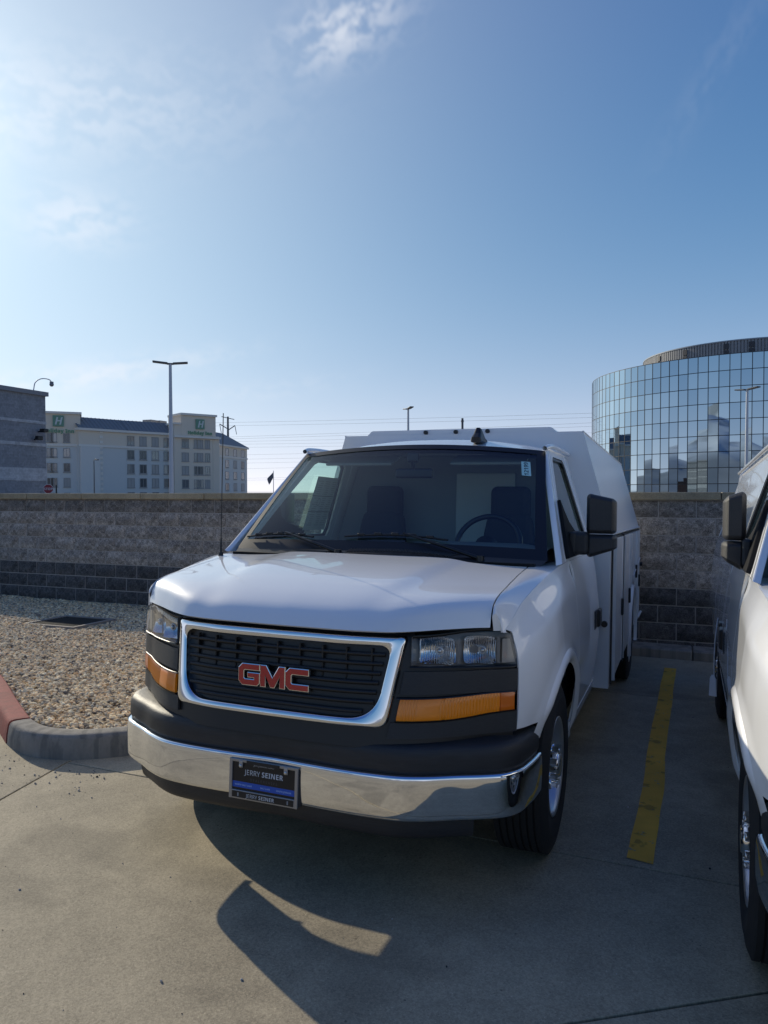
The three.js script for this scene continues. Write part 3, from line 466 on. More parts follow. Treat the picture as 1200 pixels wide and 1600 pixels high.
    L('filler_panel', mg(shell(24, 5, (u, v) => { const y = mix(0.70, 0.758 + 0.024 * sm(0.3, 1, u), v), x = mix(0.478 + (y - 0.70) * 0.15, 0.910, u); return V(x, y, frontZ(x, y) - 0.002); }, 0.01)), M.plastic);
    const tsB = (x) => 0.765 + 0.022 * sm(0.65, 0.92, x), tsT = (x) => 0.846 + 0.012 * sm(0.6, 0.9, x) - 0.008 * sm(0.895, 0.918, x);
    const ts = L('turn_signal', mg(shell(150, 8, (u, v) => { const x0 = 0.508 + 0.01 * v, x = mix(x0, 0.852, u), y = mix(tsB(x), tsT(x), v), fl = (x > 0.525 && x < 0.86 && Math.abs(v - 0.5) < 0.4 && !(x > 0.58 && x < 0.655)) ? 0.0017 * Math.sin(x * 620) : (x > 0.66 && x < 0.672) ? -0.004 : 0; return V(x, y, frontZ(x, y) + 0.005 - 0.005 * Math.pow(2 * v - 1, 6) + fl); }, 0.012)), M.amber);
    part(ts, 'side_marker', mg(shell(14, 8, (u, v) => { const x = mix(0.855, 0.902, u), y = mix(tsB(x), tsT(x), v); return V(x, y, frontZ(x, y) + 0.005 - 0.005 * Math.pow(2 * v - 1, 6)); }, 0.012)), M.amberDeep);
    each(ts, 'lens_rim', [grid(40, 2, (u, v) => { const x = mix(0.505, 0.905, u), y = tsT(x); return V(x, y + 0.005 * (v > 0.4 ? 1 : -0.2), frontZ(x, y) + (v > 0.9 ? -0.012 : 0.004)); }), grid(40, 2, (u, v) => { const x = mix(0.505, 0.905, u), y = tsB(x); return V(x, y - 0.005 * (v > 0.4 ? 1 : -0.2), frontZ(x, y) + (v > 0.9 ? -0.012 : 0.004)); })].map(mg), M.trim);
  }
  // bumper: chrome face bar, black top cap, black valance
  const bumper = new THREE.Group(); bumper.name = 'bumper'; root.add(bumper);
  part(bumper, 'chrome_bar', bumperBand([[0.05, 0.570], [0.020, 0.572], [0.004, 0.569], [0.0, 0.560], [-0.002, 0.54], [-0.003, 0.50], [-0.002, 0.45], [0.0, 0.415], [0.005, 0.402], [0.018, 0.396], [0.06, 0.394]]), M.chrome);
  part(bumper, 'top_cap', bumperBand([[0.03, 0.566], [0.019, 0.575], [0.012, 0.59], [0.012, 0.64], [0.018, 0.662], [0.028, 0.674], [0.05, 0.68], [0.10, 0.688], [0.20, 0.696]]), M.plastic);
  part(bumper, 'valance', bumperBand([[0.03, 0.40], [0.034, 0.365], [0.042, 0.335], [0.055, 0.318], [0.07, 0.312], [0.15, 0.318]], 0.175, 0.825, 104), M.plastic);
  if (0) each(bumper, 'end_shield', [1, -1].map((s) => { const g = grid(12, 3, (u, v) => { const q = bumperPt(s > 0 ? mix(0.835, 1, u) : mix(0, 0.165, u), 0.035, 0); return V(q.x, mix(0.40, 0.40 - 0.075 * (s > 0 ? 1 - u : u), v), q.z); }); return g; }), M.plastic);
  // windscreen, black band, cowl
  L('windshield', grid(36, 24, (u, v) => windPt(2 * u - 1, v)), M.glass);
  const band = (s0, s1, t0, t1, nu, nv) => grid(nu, nv, (u, v) => windPt(mix(s0, s1, u), mix(t0, t1, v), 0.004));
  L('windshield_band', [band(-1, 1, -0.02, 0.075, 40, 3), band(-1, 1, 0.955, 1.0, 40, 2), band(0.935, 1.0, 0.075, 0.955, 4, 20), band(-1.0, -0.965, 0.075, 0.955, 4, 20)], M.trim);
  L('cowl', [grid(40, 6, (u, v) => { const s = 2 * u - 1, a = hoodPt(s * 1.04, 1), b = windA(s); a.y -= 0.012; a.z += 0.03; const p = a.lerp(b, v); p.y += -0.01 * Math.sin(Math.PI * v); return p; })], M.trim);
  const vents = []; for (let k = 0; k < 34; k++) { const s = mix(-0.14, 0.52, k / 33), a = hoodPt(s, 1), b = windA(s), p = a.clone().lerp(b, 0.1), q = a.clone().lerp(b, 0.82); const h = 0.016 * Math.sin(Math.PI * (0.08 + 0.84 * k / 33)); p.y += 0.002 + h; q.y += 0.004 + h * 0.7; vents.push(bar(p, q, 0.0045, 5)); }
  L('cowl_vent', vents, M.plastic);
  const wiper = (s0, s1, sp, t0) => {
    const w = new THREE.Group(); w.name = 'wiper'; root.add(w);
    const pts = []; for (let k = 0; k <= 12; k++) { const s = mix(s0, s1, k / 12); pts.push(windPt(s, t0 + 0.035 * Math.sin(Math.PI * (0.1 + 0.8 * k / 12)), 0.016)); }
    part(w, 'blade', [tube(pts, 0.006, 30, 6), ...pts.filter((_, i) => i % 2 === 0 && i > 0 && i < 12).map((p) => rbox(p.x - 0.02, p.x + 0.02, p.y - 0.004, p.y + 0.012, p.z - 0.006, p.z + 0.008, 0.004))], M.trim);
    const piv = windPt(sp, -0.045, 0.02), mid = pts[7].clone().add(V(0, 0.012, 0.012)), elbow = piv.clone().lerp(mid, 0.45).add(V(0, 0.004, 0.012));
    part(w, 'arm', [bar(piv, elbow, 0.011, 8, 0.009), bar(elbow, mid, 0.008, 8, 0.005), (() => { const g = new THREE.CylinderGeometry(0.019, 0.021, 0.03, 14); g.translate(piv.x, piv.y, piv.z); return g; })()], M.trim);
  };
  wiper(-0.965, -0.44, -0.22, 0.075); wiper(-0.22, 0.44, 0.64, 0.085);
  // roof
  const roofEnd = opt.roofEnd;
  L('roof', shell(36, 40, (u, v) => { const s = 2 * u - 1, h = windB(s), z = mix(h.z, roofEnd, v), x = mix(h.x, 0.775 * s, sm(0, 0.2, v)), y = Math.max(roofY(x, z), h.y * (1 - sm(0, 0.12, v))); return V(x, mix(h.y + 0.004, roofY(x, z), sm(0, 0.18, v)), z); }, 0.02), M.paint);
  both('roof_gutter', tube([V(0.772, 1.938, -0.80), V(0.785, 1.952, -0.86), V(0.79, 1.962, -1.0), V(0.79, 1.966, -1.3), V(0.79, 1.966, roofEnd + 0.02)], 0.014, 40, 8), M.paint);
  // doors with window frame
  const zd0 = -0.506, zd1 = -1.52;
  const poly = ([z, y]) => [-z, y];
  const flatSide = (g) => { const p = g.attributes.position; for (let i = 0; i < p.count; i++) { const z = -p.getX(i), y = p.getY(i), o = p.getZ(i); p.setXYZ(i, UP(y) + o * 0.955, y + o * 0.298, z); } g.computeVertexNormals(); return g; };
  const outer = [[-0.335, 1.318], [-0.35, 1.355], [-0.905, 1.925], [-0.96, 1.938], [-1.50, 1.944], [-1.515, 1.935], [-1.52, 1.312]];
  const hole = [[-0.425, 1.375], [-0.66, 1.615], [-0.94, 1.872], [-1.0, 1.895], [-1.375, 1.9], [-1.42, 1.87], [-1.455, 1.42], [-1.44, 1.375]];
  const frameG = flatSide(extrude(outer.map(poly), 0.02, 0.006, [hole.map(poly)])); frameG.translate(-0.022, 0, 0);
  const pillarG = flatSide(extrude([[-0.20, 1.314], [-0.236, 1.336], [-0.845, 1.926], [-0.892, 1.932], [-0.338, 1.362], [-0.322, 1.316]].map(poly), 0.02, 0.006)); pillarG.translate(-0.022, 0, 0);
  both('windshield_pillar', pillarG, M.paint);
  if (opt.cutaway) both('rear_pillar', flatSide(extrude([[-1.53, 1.312], [-1.53, 1.94], [-1.655, 1.945], [-1.655, 1.312]].map(poly), 0.02, 0.006)).translate(-0.022, 0, 0), M.paint);
  const ring = (d, w, z0, mat) => flatSide(extrude(hole.map(poly), w, 0, [hole.map(([z, y]) => { const cz = -1.02, cy = 1.62; return [cz + (z - cz) * d, cy + (y - cy) * d]; }).map(poly)])).translate(z0, 0, 0);
  for (const s of [1, -1]) {
    const mg = (g) => s > 0 ? g : mirrorX(g);
    const door = L('door', mg(shell(40, 24, (u, v) => { const z = mix(zd0, zd1, u), y = mix(0.475, 1.318, v); return V(sideX(y, z) - 0.004 * sm(1.24, 1.318, y), y, z); }, 0.01)), M.paint);
    part(door, 'window_frame', mg(frameG), M.paint);
    part(door, 'window_seal', mg(merge([ring(0.945, 0.014, -0.014), flatSide(extrude([[-0.43, 1.355], [-1.46, 1.355], [-1.46, 1.385], [-0.43, 1.385]].map(poly), 0.008)).translate(0.002, 0, 0)])), M.trim);
    part(door, 'window_glass', mg(flatSide(new THREE.ShapeGeometry(new THREE.Shape(hole.map(poly).map(([a, b]) => new THREE.Vector2(a, b))))).translate(-0.012, 0, 0)), M.sideGlass);
    part(door, 'sail_panel', mg(flatSide(extrude([[-0.362, 1.337], [-0.375, 1.358], [-0.655, 1.632], [-0.685, 1.575], [-0.74, 1.515], [-0.86, 1.465], [-1.12, 1.435], [-1.12, 1.337]].map(poly), 0.016, 0.004)).translate(0.004, 0, 0)), M.sail);
    const hx = sideX(0.9, -1.4), handle = part(door, 'handle', mg(merge([rbox(hx - 0.004, hx + 0.022, 0.853, 0.963, -1.50, -1.37, 0.012, 3)])), M.trim);
    part(door, 'handle_recess', mg(rbox(hx - 0.01, hx + 0.006, 0.85, 0.966, -1.37, -1.255, 0.01, 2)), M.plastic);
    // mirror
    const mir = new THREE.Group(); mir.name = 'mirror'; root.add(mir);
    const fold = s < 0;
    const hx0 = fold ? 0.965 : 1.03, hx1 = fold ? 1.06 : 1.185, mz = fold ? opt.foldZ : -0.62;
    const head = (x0, x1, y0, y1, cut) => { const g = new RoundedBoxGeometry(x1 - x0, y1 - y0, 0.13, 4, 0.022); g.translate((x0 + x1) / 2, (y0 + y1) / 2, mz); const p = g.attributes.position; for (let i = 0; i < p.count; i++) { const x = p.getX(i), y = p.getY(i), z = p.getZ(i), u = (x - x0) / (x1 - x0), v = (y - y0) / (y1 - y0); let Y = y, Z = z; if (cut > 0) Y -= 0.03 * sm(0.5, 1, u) * sm(0.5, 1, v); else Y += 0.045 * sm(0.35, 1, u) * (1 - sm(0, 0.6, v)); if (z > mz) Z -= 0.05 * Math.pow(Math.abs(2 * u - 1), 2.5) + 0.02 * Math.pow(Math.abs(2 * v - 1), 3); p.setXYZ(i, x, Y, Z); } g.computeVertexNormals(); return g; };
    part(mir, 'upper_shell', mg(head(hx0, hx1, 1.462, 1.675, 1)), M.plastic);
    part(mir, 'lower_shell', mg(head(hx0 + 0.002, hx1 + 0.004, 1.335, 1.458, -1)), M.plastic);
    part(mir, 'mirror_glass', mg(merge([box(hx0 + 0.02, hx1 - 0.02, 1.485, 1.645, mz - 0.068, mz - 0.064), box(hx0 + 0.02, hx1 - 0.02, 1.372, 1.445, mz - 0.068, mz - 0.064)])), M.chrome);
    part(mir, 'arm', mg(merge([rbox(0.935, hx0 + 0.02, 1.348, 1.47, -0.72, -0.565, 0.025, 3), rbox(0.945, 0.985, 1.35, 1.47, Math.min(-0.82, mz), -0.56, 0.015, 2)])), M.plastic);
  }
  both('gap_shade_backing', grid(30, 10, (u, v) => { const z = mix(0.40, -1.65, u), top = Math.min(1.25, creaseY(z) - 0.09), y = mix(Math.min(top - 0.02, Math.max(0.46, archY(z, 0.53))), top, v); return V(sideX(y, z) - 0.055, y, z); }), M.black);  // black sheet behind the body gaps, its colour supplies their shade
  both('rocker', shell(30, 5, (u, v) => { const z = mix(-0.49, -1.655, u), y = mix(0.405, 0.47, v); return V(sideX(y, z) + 0.004, y, z); }, 0.02), M.paint);
  // shark fin and whip antenna
  const fin = opt.fin && L('roof_antenna', (() => { const g = extrude([[-0.08, 0], [0.085, 0], [0.08, 0.015], [0.035, 0.025], [-0.005, 0.07], [-0.03, 0.073], [-0.05, 0.042], [-0.082, 0.016]].map(([a, b]) => [a, b]), 0.022, 0.012); g.translate(0, 0, -0.011); g.rotateY(Math.PI / 2); g.rotateX(-0.02); const p = g.attributes.position; for (let i = 0; i < p.count; i++) { const y = p.getY(i); p.setX(i, p.getX(i) * (1.5 - 9 * Math.min(0.1, Math.max(0, y)))); } g.computeVertexNormals(); const x = 0.33, z = -1.02; g.translate(x, roofY(x, z) + 0.006, z); return g; })(), M.trim);
  const ax = -0.875, az = -0.02, ay = 1.296;
  L('whip_antenna', [bar(V(ax, ay, az), V(ax, ay + 0.022, az), 0.015, 12, 0.011), bar(V(ax, ay + 0.02, az), V(ax - 0.004, ay + 0.10, az - 0.006), 0.0065, 8, 0.004), bar(V(ax - 0.004, ay + 0.10, az - 0.006), V(ax - 0.02, ay + 0.80, az - 0.03), 0.0026, 6)], M.trim);
  // cab inside
  const cab = new THREE.Group(); cab.name = 'cab_interior'; root.add(cab);
  part(cab, 'dashboard', [grid(30, 10, (u, v) => { const x = mix(-0.86, 0.86, u); const q = [[1.335, -0.24], [1.36, -0.34], [1.375, -0.45], [1.38, -0.56], [1.37, -0.62], [1.33, -0.655], [1.25, -0.66], [1.15, -0.64], [1.0, -0.6], [0.85, -0.55], [0.6, -0.5]][Math.round(v * 10)]; const bin = 0.035 * sm(0.12, 0.22, x) * (1 - sm(0.72, 0.80, x)) * sm(0.3, 0.45, v) * (1 - sm(0.55, 0.7, v)); return V(x, q[0] + bin, q[1]); })], M.dash);
  part(cab, 'floor', box(-0.9, 0.9, 0.44, 0.47, -1.62, -0.1), M.cloth);
  part(cab, 'firewall', box(-0.85, 0.85, 0.4, 1.32, -0.14, -0.10), M.black);
  part(cab, 'headliner', grid(12, 10, (u, v) => { const x = mix(-0.74, 0.74, u), z = mix(-0.85, -1.6, v); return V(x, roofY(x, z) - 0.05, z); }), M.headliner);
  part(cab, 'partition', (() => { const g = extrude([[-0.92, 0.47], [0.92, 0.47], [0.92, 1.3], [0.74, 1.9], [0.5, 1.96], [-0.5, 1.96], [-0.74, 1.9], [-0.92, 1.3]], 0.02); g.translate(0, 0, -1.632); return g; })(), M.partition);
  part(cab, 'partition_door', rbox(0.02, 0.44, 0.6, 1.84, -1.612, -1.592, 0.008), std([0.62, 0.63, 0.64], 0.7));
  for (const x of [0.45, -0.45]) {
    const seat = part(cab, 'seat', [rbox(x - 0.25, x + 0.25, 0.70, 0.88, -1.35, -0.82, 0.06, 4), (() => { const g = new RoundedBoxGeometry(0.48, 0.72, 0.14, 5, 0.06); const p = g.attributes.position; for (let i = 0; i < p.count; i++) { const y = p.getY(i); p.setX(i, p.getX(i) * (1 - 0.38 * sm(-0.05, 0.36, y))); } g.computeVertexNormals(); g.rotateX(-0.2); g.translate(x, 1.2, -1.34); return g; })()], M.cloth);
    part(cab, 'headrest', rbox(x - 0.13, x + 0.13, 1.50, 1.74, -1.48, -1.36, 0.045, 4), M.cloth);
  }
  const sw = new THREE.TorusGeometry(0.19, 0.016, 12, 48); sw.rotateX(-0.5); sw.translate(0.45, 1.375, -0.80);
  const st = part(cab, 'steering_wheel', [sw, bar(V(0.45, 1.33, -0.70), V(0.45, 1.36, -0.78), 0.06, 16, 0.075), bar(V(0.27, 1.36, -0.79), V(0.63, 1.36, -0.79), 0.014, 8), bar(V(0.45, 1.21, -0.72), V(0.45, 1.35, -0.78), 0.014, 8)], M.trim);
  part(cab, 'rear_view_mirror', [rbox(-0.13, 0.11, 1.765, 1.825, -0.79, -0.76, 0.02, 3), bar(V(-0.01, 1.82, -0.775), V(-0.01, 1.88, -0.74), 0.014, 8), rbox(-0.045, 0.03, 1.86, 1.92, -0.76, -0.73, 0.012, 2)], M.trim);
  for (const s of [1, -1]) part(cab, 'sun_visor', (() => { const g = new RoundedBoxGeometry(0.46, 0.018, 0.17, 3, 0.008); g.rotateX(0.35); g.translate(0.42 * s, 1.885, -0.94); return g; })(), M.headliner);
  // chassis; splash shields and bar added to block part of the sunlight underneath
  each(root, 'sun_blocking_shield', [box(-0.625, -0.615, 0.585, 1.0, -0.5, 0.62), box(0.615, 0.625, 0.585, 1.0, -0.5, 0.62)], M.black);
  part(root, 'stabilizer_bar', tube([V(-0.60, 0.36, 0.05), V(-0.60, 0.40, 0.36), V(-0.5, 0.40, 0.42), V(0, 0.40, 0.43), V(0.5, 0.40, 0.42), V(0.60, 0.40, 0.36), V(0.60, 0.36, 0.05)], 0.016, 50, 8), M.black);
  part(root, 'underbody', [box(-0.62, 0.62, 0.36, 0.46, opt.rear + 0.1, -0.2), box(-0.40, 0.40, 0.30, 0.40, -0.35, 0.2), box(-0.42, -0.34, 0.55, 0.66, opt.rear + 0.2, 0.7), box(0.34, 0.42, 0.55, 0.66, opt.rear + 0.2, 0.7), bar(V(-0.8, YW, opt.wb), V(0.8, YW, opt.wb), 0.05, 12), box(-0.75, 0.75, 0.25, 0.32, -0.06, 0.06), box(-0.45, 0.45, 0.60, 1.02, -0.09, 0.52), box(-0.62, 0.62, 0.84, 1.04, -0.09, 0.6)], M.black);
  for (const s of [1, -1]) buildWheel(root, s * 0.868, ZW, s, 'wheel');
}
// the letters on the grille
function buildBadge(root) {
  const h = 0.083, G = (w) => [[w, h], [0.016, h], [0, h - 0.016], [0, 0.016], [0.016, 0], [w - 0.01, 0], [w, 0.01], [w, 0.048], [0.042, 0.048], [0.042, 0.032], [w - 0.022, 0.032], [w - 0.022, 0.021], [0.027, 0.021], [0.021, 0.027], [0.021, h - 0.027], [0.027, h - 0.021], [w, h - 0.021]];
  const C = (w) => [[w, h], [0.016, h], [0, h - 0.016], [0, 0.016], [0.016, 0], [w, 0], [w, 0.021], [0.027, 0.021], [0.021, 0.027], [0.021, h - 0.027], [0.027, h - 0.021], [w, h - 0.021]];
  const Mm = (w) => [[0, 0], [0, h], [0.024, h], [w / 2, 0.034], [w - 0.024, h], [w, h], [w, 0], [w - 0.02, 0], [w - 0.02, 0.05], [w / 2 + 0.008, 0], [w / 2 - 0.008, 0], [0.02, 0.05], [0.02, 0]];
  const badge = new THREE.Group(); badge.name = 'badge'; root.add(badge);
  let x = -0.157;
  for (const [f, w] of [[G, 0.094], [Mm, 0.108], [C, 0.098]]) {
    const y = 0.852, z = frontZ(0, 0.89) + 0.006, cx = x; x += w + 0.0075;
    const a = extrude(f(w), 0.008, 0.004); a.translate(cx, y, z); const b = extrude(f(w), 0.003, 0); b.translate(cx, y, z + 0.0105);
    const L = part(badge, 'letter', a, M.chrome); part(badge, 'letter_face', b, M.red);
  }
}
// ---------------------------------------------------------------- the service van in front
{
  const root = onLot(thing('service_van', 'white utility van with enclosed service body, chrome grille and dealer plate, parked beside the gravel', 'van', 'white vans backed up to the wall'));
  buildVanFront(root, { cutaway: true, roofEnd: -1.655, rear: -5.0, wb: -4.0, fin: true, foldZ: -0.98 });
  buildBadge(root);
  // service body
  const Z0 = -1.662, Z1 = -5.15, X = 1.078, Y0 = 0.41, YG = 1.43, bm = M.bodyWhite;
  const up = extrude([[-X, YG], [X, YG], [0.882, 2.118], [0.872, 2.125], [-0.872, 2.125], [-0.882, 2.118]], Z0 - Z1, 0); up.translate(0, 0, Z1);
  part(root, 'upper_body', up, bm);
  const rr = extrude([[-0.70, 2.126], [0.70, 2.126], [0.668, 2.155], [0.655, 2.158], [-0.655, 2.158], [-0.668, 2.155]], Z0 - Z1 - 0.02, 0.002); rr.translate(0, 0, Z1 + 0.01);
  part(root, 'raised_roof', rr, bm);
  for (const s of [1, -1]) {
    part(root, 'gutter_rail', [bar(V(s * (X + 0.004), YG + 0.004, Z0), V(s * (X + 0.004), YG + 0.004, Z1), 0.008, 6), bar(V(s * 0.88, 2.122, Z0), V(s * 0.88, 2.122, Z1), 0.007, 6)], bm);
    const side = (x0, x1, y0, y1, z0, z1) => box(s * x0, s * x1, y0, y1, z0, z1);
    part(root, 'lower_body', [side(0.62, X - 0.018, Y0, YG - 0.002, -3.47, Z0), side(0.62, X - 0.018, 0.86, YG - 0.002, -4.53, -3.47), side(0.62, X - 0.018, Y0, YG - 0.002, Z1, -4.53), side(0.62, 0.66, 0.3, 0.9, -4.53, -3.47)], bm);
    part(root, 'corner_post', [side(0.97, X - 0.006, Y0 - 0.004, YG - 0.004, -1.742, Z0 + 0.003)], bm);
    for (const [a, b, y0, hy] of [[-1.772, -2.585, Y0 + 0.03, 0.86], [-2.635, -3.455, Y0 + 0.03, 0.86], [-3.51, -4.49, 0.92, 1.0], [-4.55, -5.10, Y0 + 0.03, 0.86]]) {
      const d = part(root, 'compartment_door', rbox(s * (X - 0.012), s * (X + 0.012), y0, 1.40, a, b, 0.006, 2), bm);
      each(d, 'trim_strip', [side(X + 0.008, X + 0.026, y0, 1.40, a - 0.022, a - 0.001), side(X + 0.008, X + 0.016, y0, 1.40, b + 0.001, b + 0.022)], bm);
      part(d, 'latch', [rbox(s * (X + 0.01), s * (X + 0.03), hy - 0.065, hy + 0.065, b + 0.05, b + 0.11, 0.008, 2)], M.trim);
    }
    part(root, 'door_gap_strip', [side(X - 0.02, X + 0.006, Y0 + 0.01, 1.415, -1.771, -1.742), side(X - 0.02, X + 0.019, Y0 + 0.01, 1.415, -2.634, -2.588), side(X - 0.02, X - 0.004, Y0 + 0.01, 1.415, -3.472, -3.455), side(X - 0.02, X + 0.002, 1.402, 1.418, Z1, Z0 - 0.08)], M.trim);  // raised black strips painting the dark of the door gaps
    part(root, 'filler_knob', (() => { const g = new THREE.CylinderGeometry(0.02, 0.022, 0.02, 20); g.rotateX(Math.PI / 2); g.translate(s * 1.042, 0.835, Z0 + 0.012); return g; })(), M.trim);
    part(root, 'wheel_trim', grid(32, 4, (u, v) => { const a = mix(-0.28, Math.PI + 0.28, u), r = mix(0.455, 0.51, v); return V(s * (X + 0.002 + 0.03 * Math.sin(Math.PI * v)), Math.max(0.30, YW + r * Math.sin(a) * 1.02), -4.0 + r * Math.cos(a)); }), bm);
    buildWheel(root, s * 0.955, -4.0, s, 'wheel'); buildWheel(root, s * 0.70, -4.0, s, 'wheel');
    part(root, 'mud_flap', side(0.63, 1.06, 0.12, 0.5, -4.50, -4.49), M.rubber);
  }
  for (const x of [-0.237, -0.01, 0.222]) { const g = new THREE.CylinderGeometry(0.014, 0.016, 0.02, 18); g.rotateX(Math.PI / 2); g.translate(x, 2.139, Z0 + 0.004); const m = part(root, 'marker_plug', g, M.trim); }
  part(root, 'rear_bumper', rbox(-1.05, 1.05, 0.42, 0.56, Z1 - 0.16, Z1 - 0.01, 0.02, 2), M.steel);
  part(root, 'rear_marker', [bar(V(1.085, 1.03, Z1 + 0.02), V(1.125, 1.03, Z1 + 0.02), 0.022, 12), box(1.084, 1.094, 0.75, 0.98, Z1 + 0.01, Z1 + 0.03)], M.trim);
  part(root, 'tie_down', [bar(V(1.09, 0.98, -4.05), V(1.10, 1.10, -5.05), 0.006, 6), bar(V(1.095, 0.47, -4.95), V(1.12, 0.53, -5.0), 0.012, 8)], std([0.6, 0.6, 0.62], 0.5));
  // dealer plate
  const pl = new THREE.Group(); pl.name = 'dealer_plate'; root.add(pl); pl.position.set(-0.03, 0.472, 0.909); pl.rotation.y = 0.0; pl.rotation.x = -0.02;
  part(pl, 'bracket', rbox(-0.14, 0.165, -0.078, 0.07, -0.03, -0.004, 0.006, 2), M.plastic);
  part(pl, 'plate', (() => { const g = new THREE.PlaneGeometry(0.296, 0.146); g.translate(0, 0.001, 0.0); return g; })(), std(1, 0.35, { map: canvasTex(1024, 512, (c, w, h) => {
    c.fillStyle = '#15171c'; c.fillRect(0, 0, w, h); c.textAlign = 'center'; c.textBaseline = 'middle';
    c.fillStyle = '#c9ccd2'; c.font = '46px sans-serif'; c.fillText('jerryseiner.com', w / 2, 44);
    c.textAlign = 'left'; c.font = '98px sans-serif'; const a = c.measureText('JERRY ').width; c.font = 'bold 98px sans-serif'; const b = c.measureText('SEINER').width, x = (w - a - b) / 2; c.font = '98px sans-serif'; c.fillText('JERRY ', x, 164); c.font = 'bold 98px sans-serif'; c.fillText('SEINER', x + a, 164);
    c.textAlign = 'center'; c.fillStyle = '#4d5058'; c.font = '50px sans-serif'; c.fillText('D E A L E R S H I P S', w / 2, 262);
    c.fillStyle = '#1f56b8'; c.fillRect(0, 306, w, 84); c.fillStyle = '#9db6e2'; c.font = 'bold 32px sans-serif'; c.fillText('NORTH SALT LAKE', 190, 350); c.fillText('SALT LAKE', 540, 350); c.fillText('SOUTH JORDAN', 830, 350);
  }) }));
  const fr = [rbox(-0.157, -0.143, -0.082, 0.079, -0.004, 0.007, 0.003), rbox(0.143, 0.157, -0.082, 0.079, -0.004, 0.007, 0.003), rbox(-0.145, 0.145, 0.066, 0.0788, -0.0035, 0.0066, 0.003), rbox(-0.145, 0.145, -0.0815, -0.046, -0.0035, 0.0066, 0.003)];
  const frame = part(pl, 'plate_frame', fr, std([0.36, 0.35, 0.34], 0.35, { metalness: 0.6 }));
  each(pl, 'frame_tab', [rbox(-0.112, -0.094, 0.045, 0.075, 0.001, 0.009, 0.004), rbox(0.094, 0.112, 0.045, 0.075, 0.001, 0.009, 0.004)], std([0.42, 0.41, 0.40], 0.35, { metalness: 0.5 }));
  part(pl, 'top_tab', box(-0.075, 0.075, 0.0645, 0.0775, 0.0085, 0.0095), std([0.012, 0.013, 0.016], 0.4));
  part(pl, 'frame_print', (() => { const g = new THREE.PlaneGeometry(0.28, 0.024); g.translate(0, -0.0625, 0.0086); return g; })(), std(1, 0.4, { map: canvasTex(1024, 88, (c, w, h) => { c.fillStyle = '#17191d'; c.fillRect(0, 0, w, h); c.fillStyle = '#8e9094'; c.fillRect(92, 16, 22, 56); c.fillRect(920, 16, 22, 56); c.fillStyle = '#c4c7cc'; c.textBaseline = 'middle'; c.font = '76px sans-serif'; c.fillText('JERRY', 240, 46); const a = c.measureText('JERRY ').width; c.font = 'bold 76px sans-serif'; c.fillText('SEINER', 240 + a, 46); }) }));
  each(pl, 'screw', [-0.103, 0.103].map((x) => { const g = new THREE.SphereGeometry(0.007, 12, 8); g.scale(1, 1, 0.5); g.translate(x, 0.053, 0.010); return g; }), M.steel);
  // stock number on the windscreen, price sheet in the passenger window
  part(root, 'stock_number_sticker', grid(6, 6, (u, v) => windPt(mix(0.842, 0.905, u) - 0.012 * v, mix(0.725, 0.872, v), 0.0025)), std(1, 0.6, { map: canvasTex(256, 512, (c, w, h) => {
    c.fillStyle = '#b9ddd6'; c.fillRect(0, 0, w, h); c.fillStyle = '#17323a'; c.fillRect(0, 0, w, 10); c.fillRect(0, h - 10, w, 10); c.translate(w / 2, h / 2 + 6); c.rotate(-Math.PI / 2); c.textAlign = 'center'; c.textBaseline = 'middle'; c.font = 'bold 168px sans-serif'; c.fillText('12199', 0, 4); }) }));
  part(root, 'price_sheet', (() => { const g = grid(1, 1, (u, v) => { const y = mix(1.42, 1.79, v), z = mix(-1.36, -1.03, u); return V(-UP(y) + 0.03, y, z); }); return g; })(), std(1, 0.8, { transparent: false, map: canvasTex(512, 512, (c, w, h) => {
    c.fillStyle = '#dfe3da'; c.fillRect(0, 0, w, h); c.fillStyle = '#b9beb4'; for (let r = 0; r < 22; r++) for (let k = 0; k < 3; k++) c.fillRect(24 + k * 160, 40 + r * 20, 60 + 70 * hash(r, k, 7), 6); c.fillStyle = '#8f958c'; c.fillRect(0, 180, w, 6); c.fillRect(0, 330, w, 6); c.strokeStyle = '#8f958c'; c.lineWidth = 5; c.beginPath(); c.arc(330, 240, 34, 0, 7); c.stroke(); }) }));
}
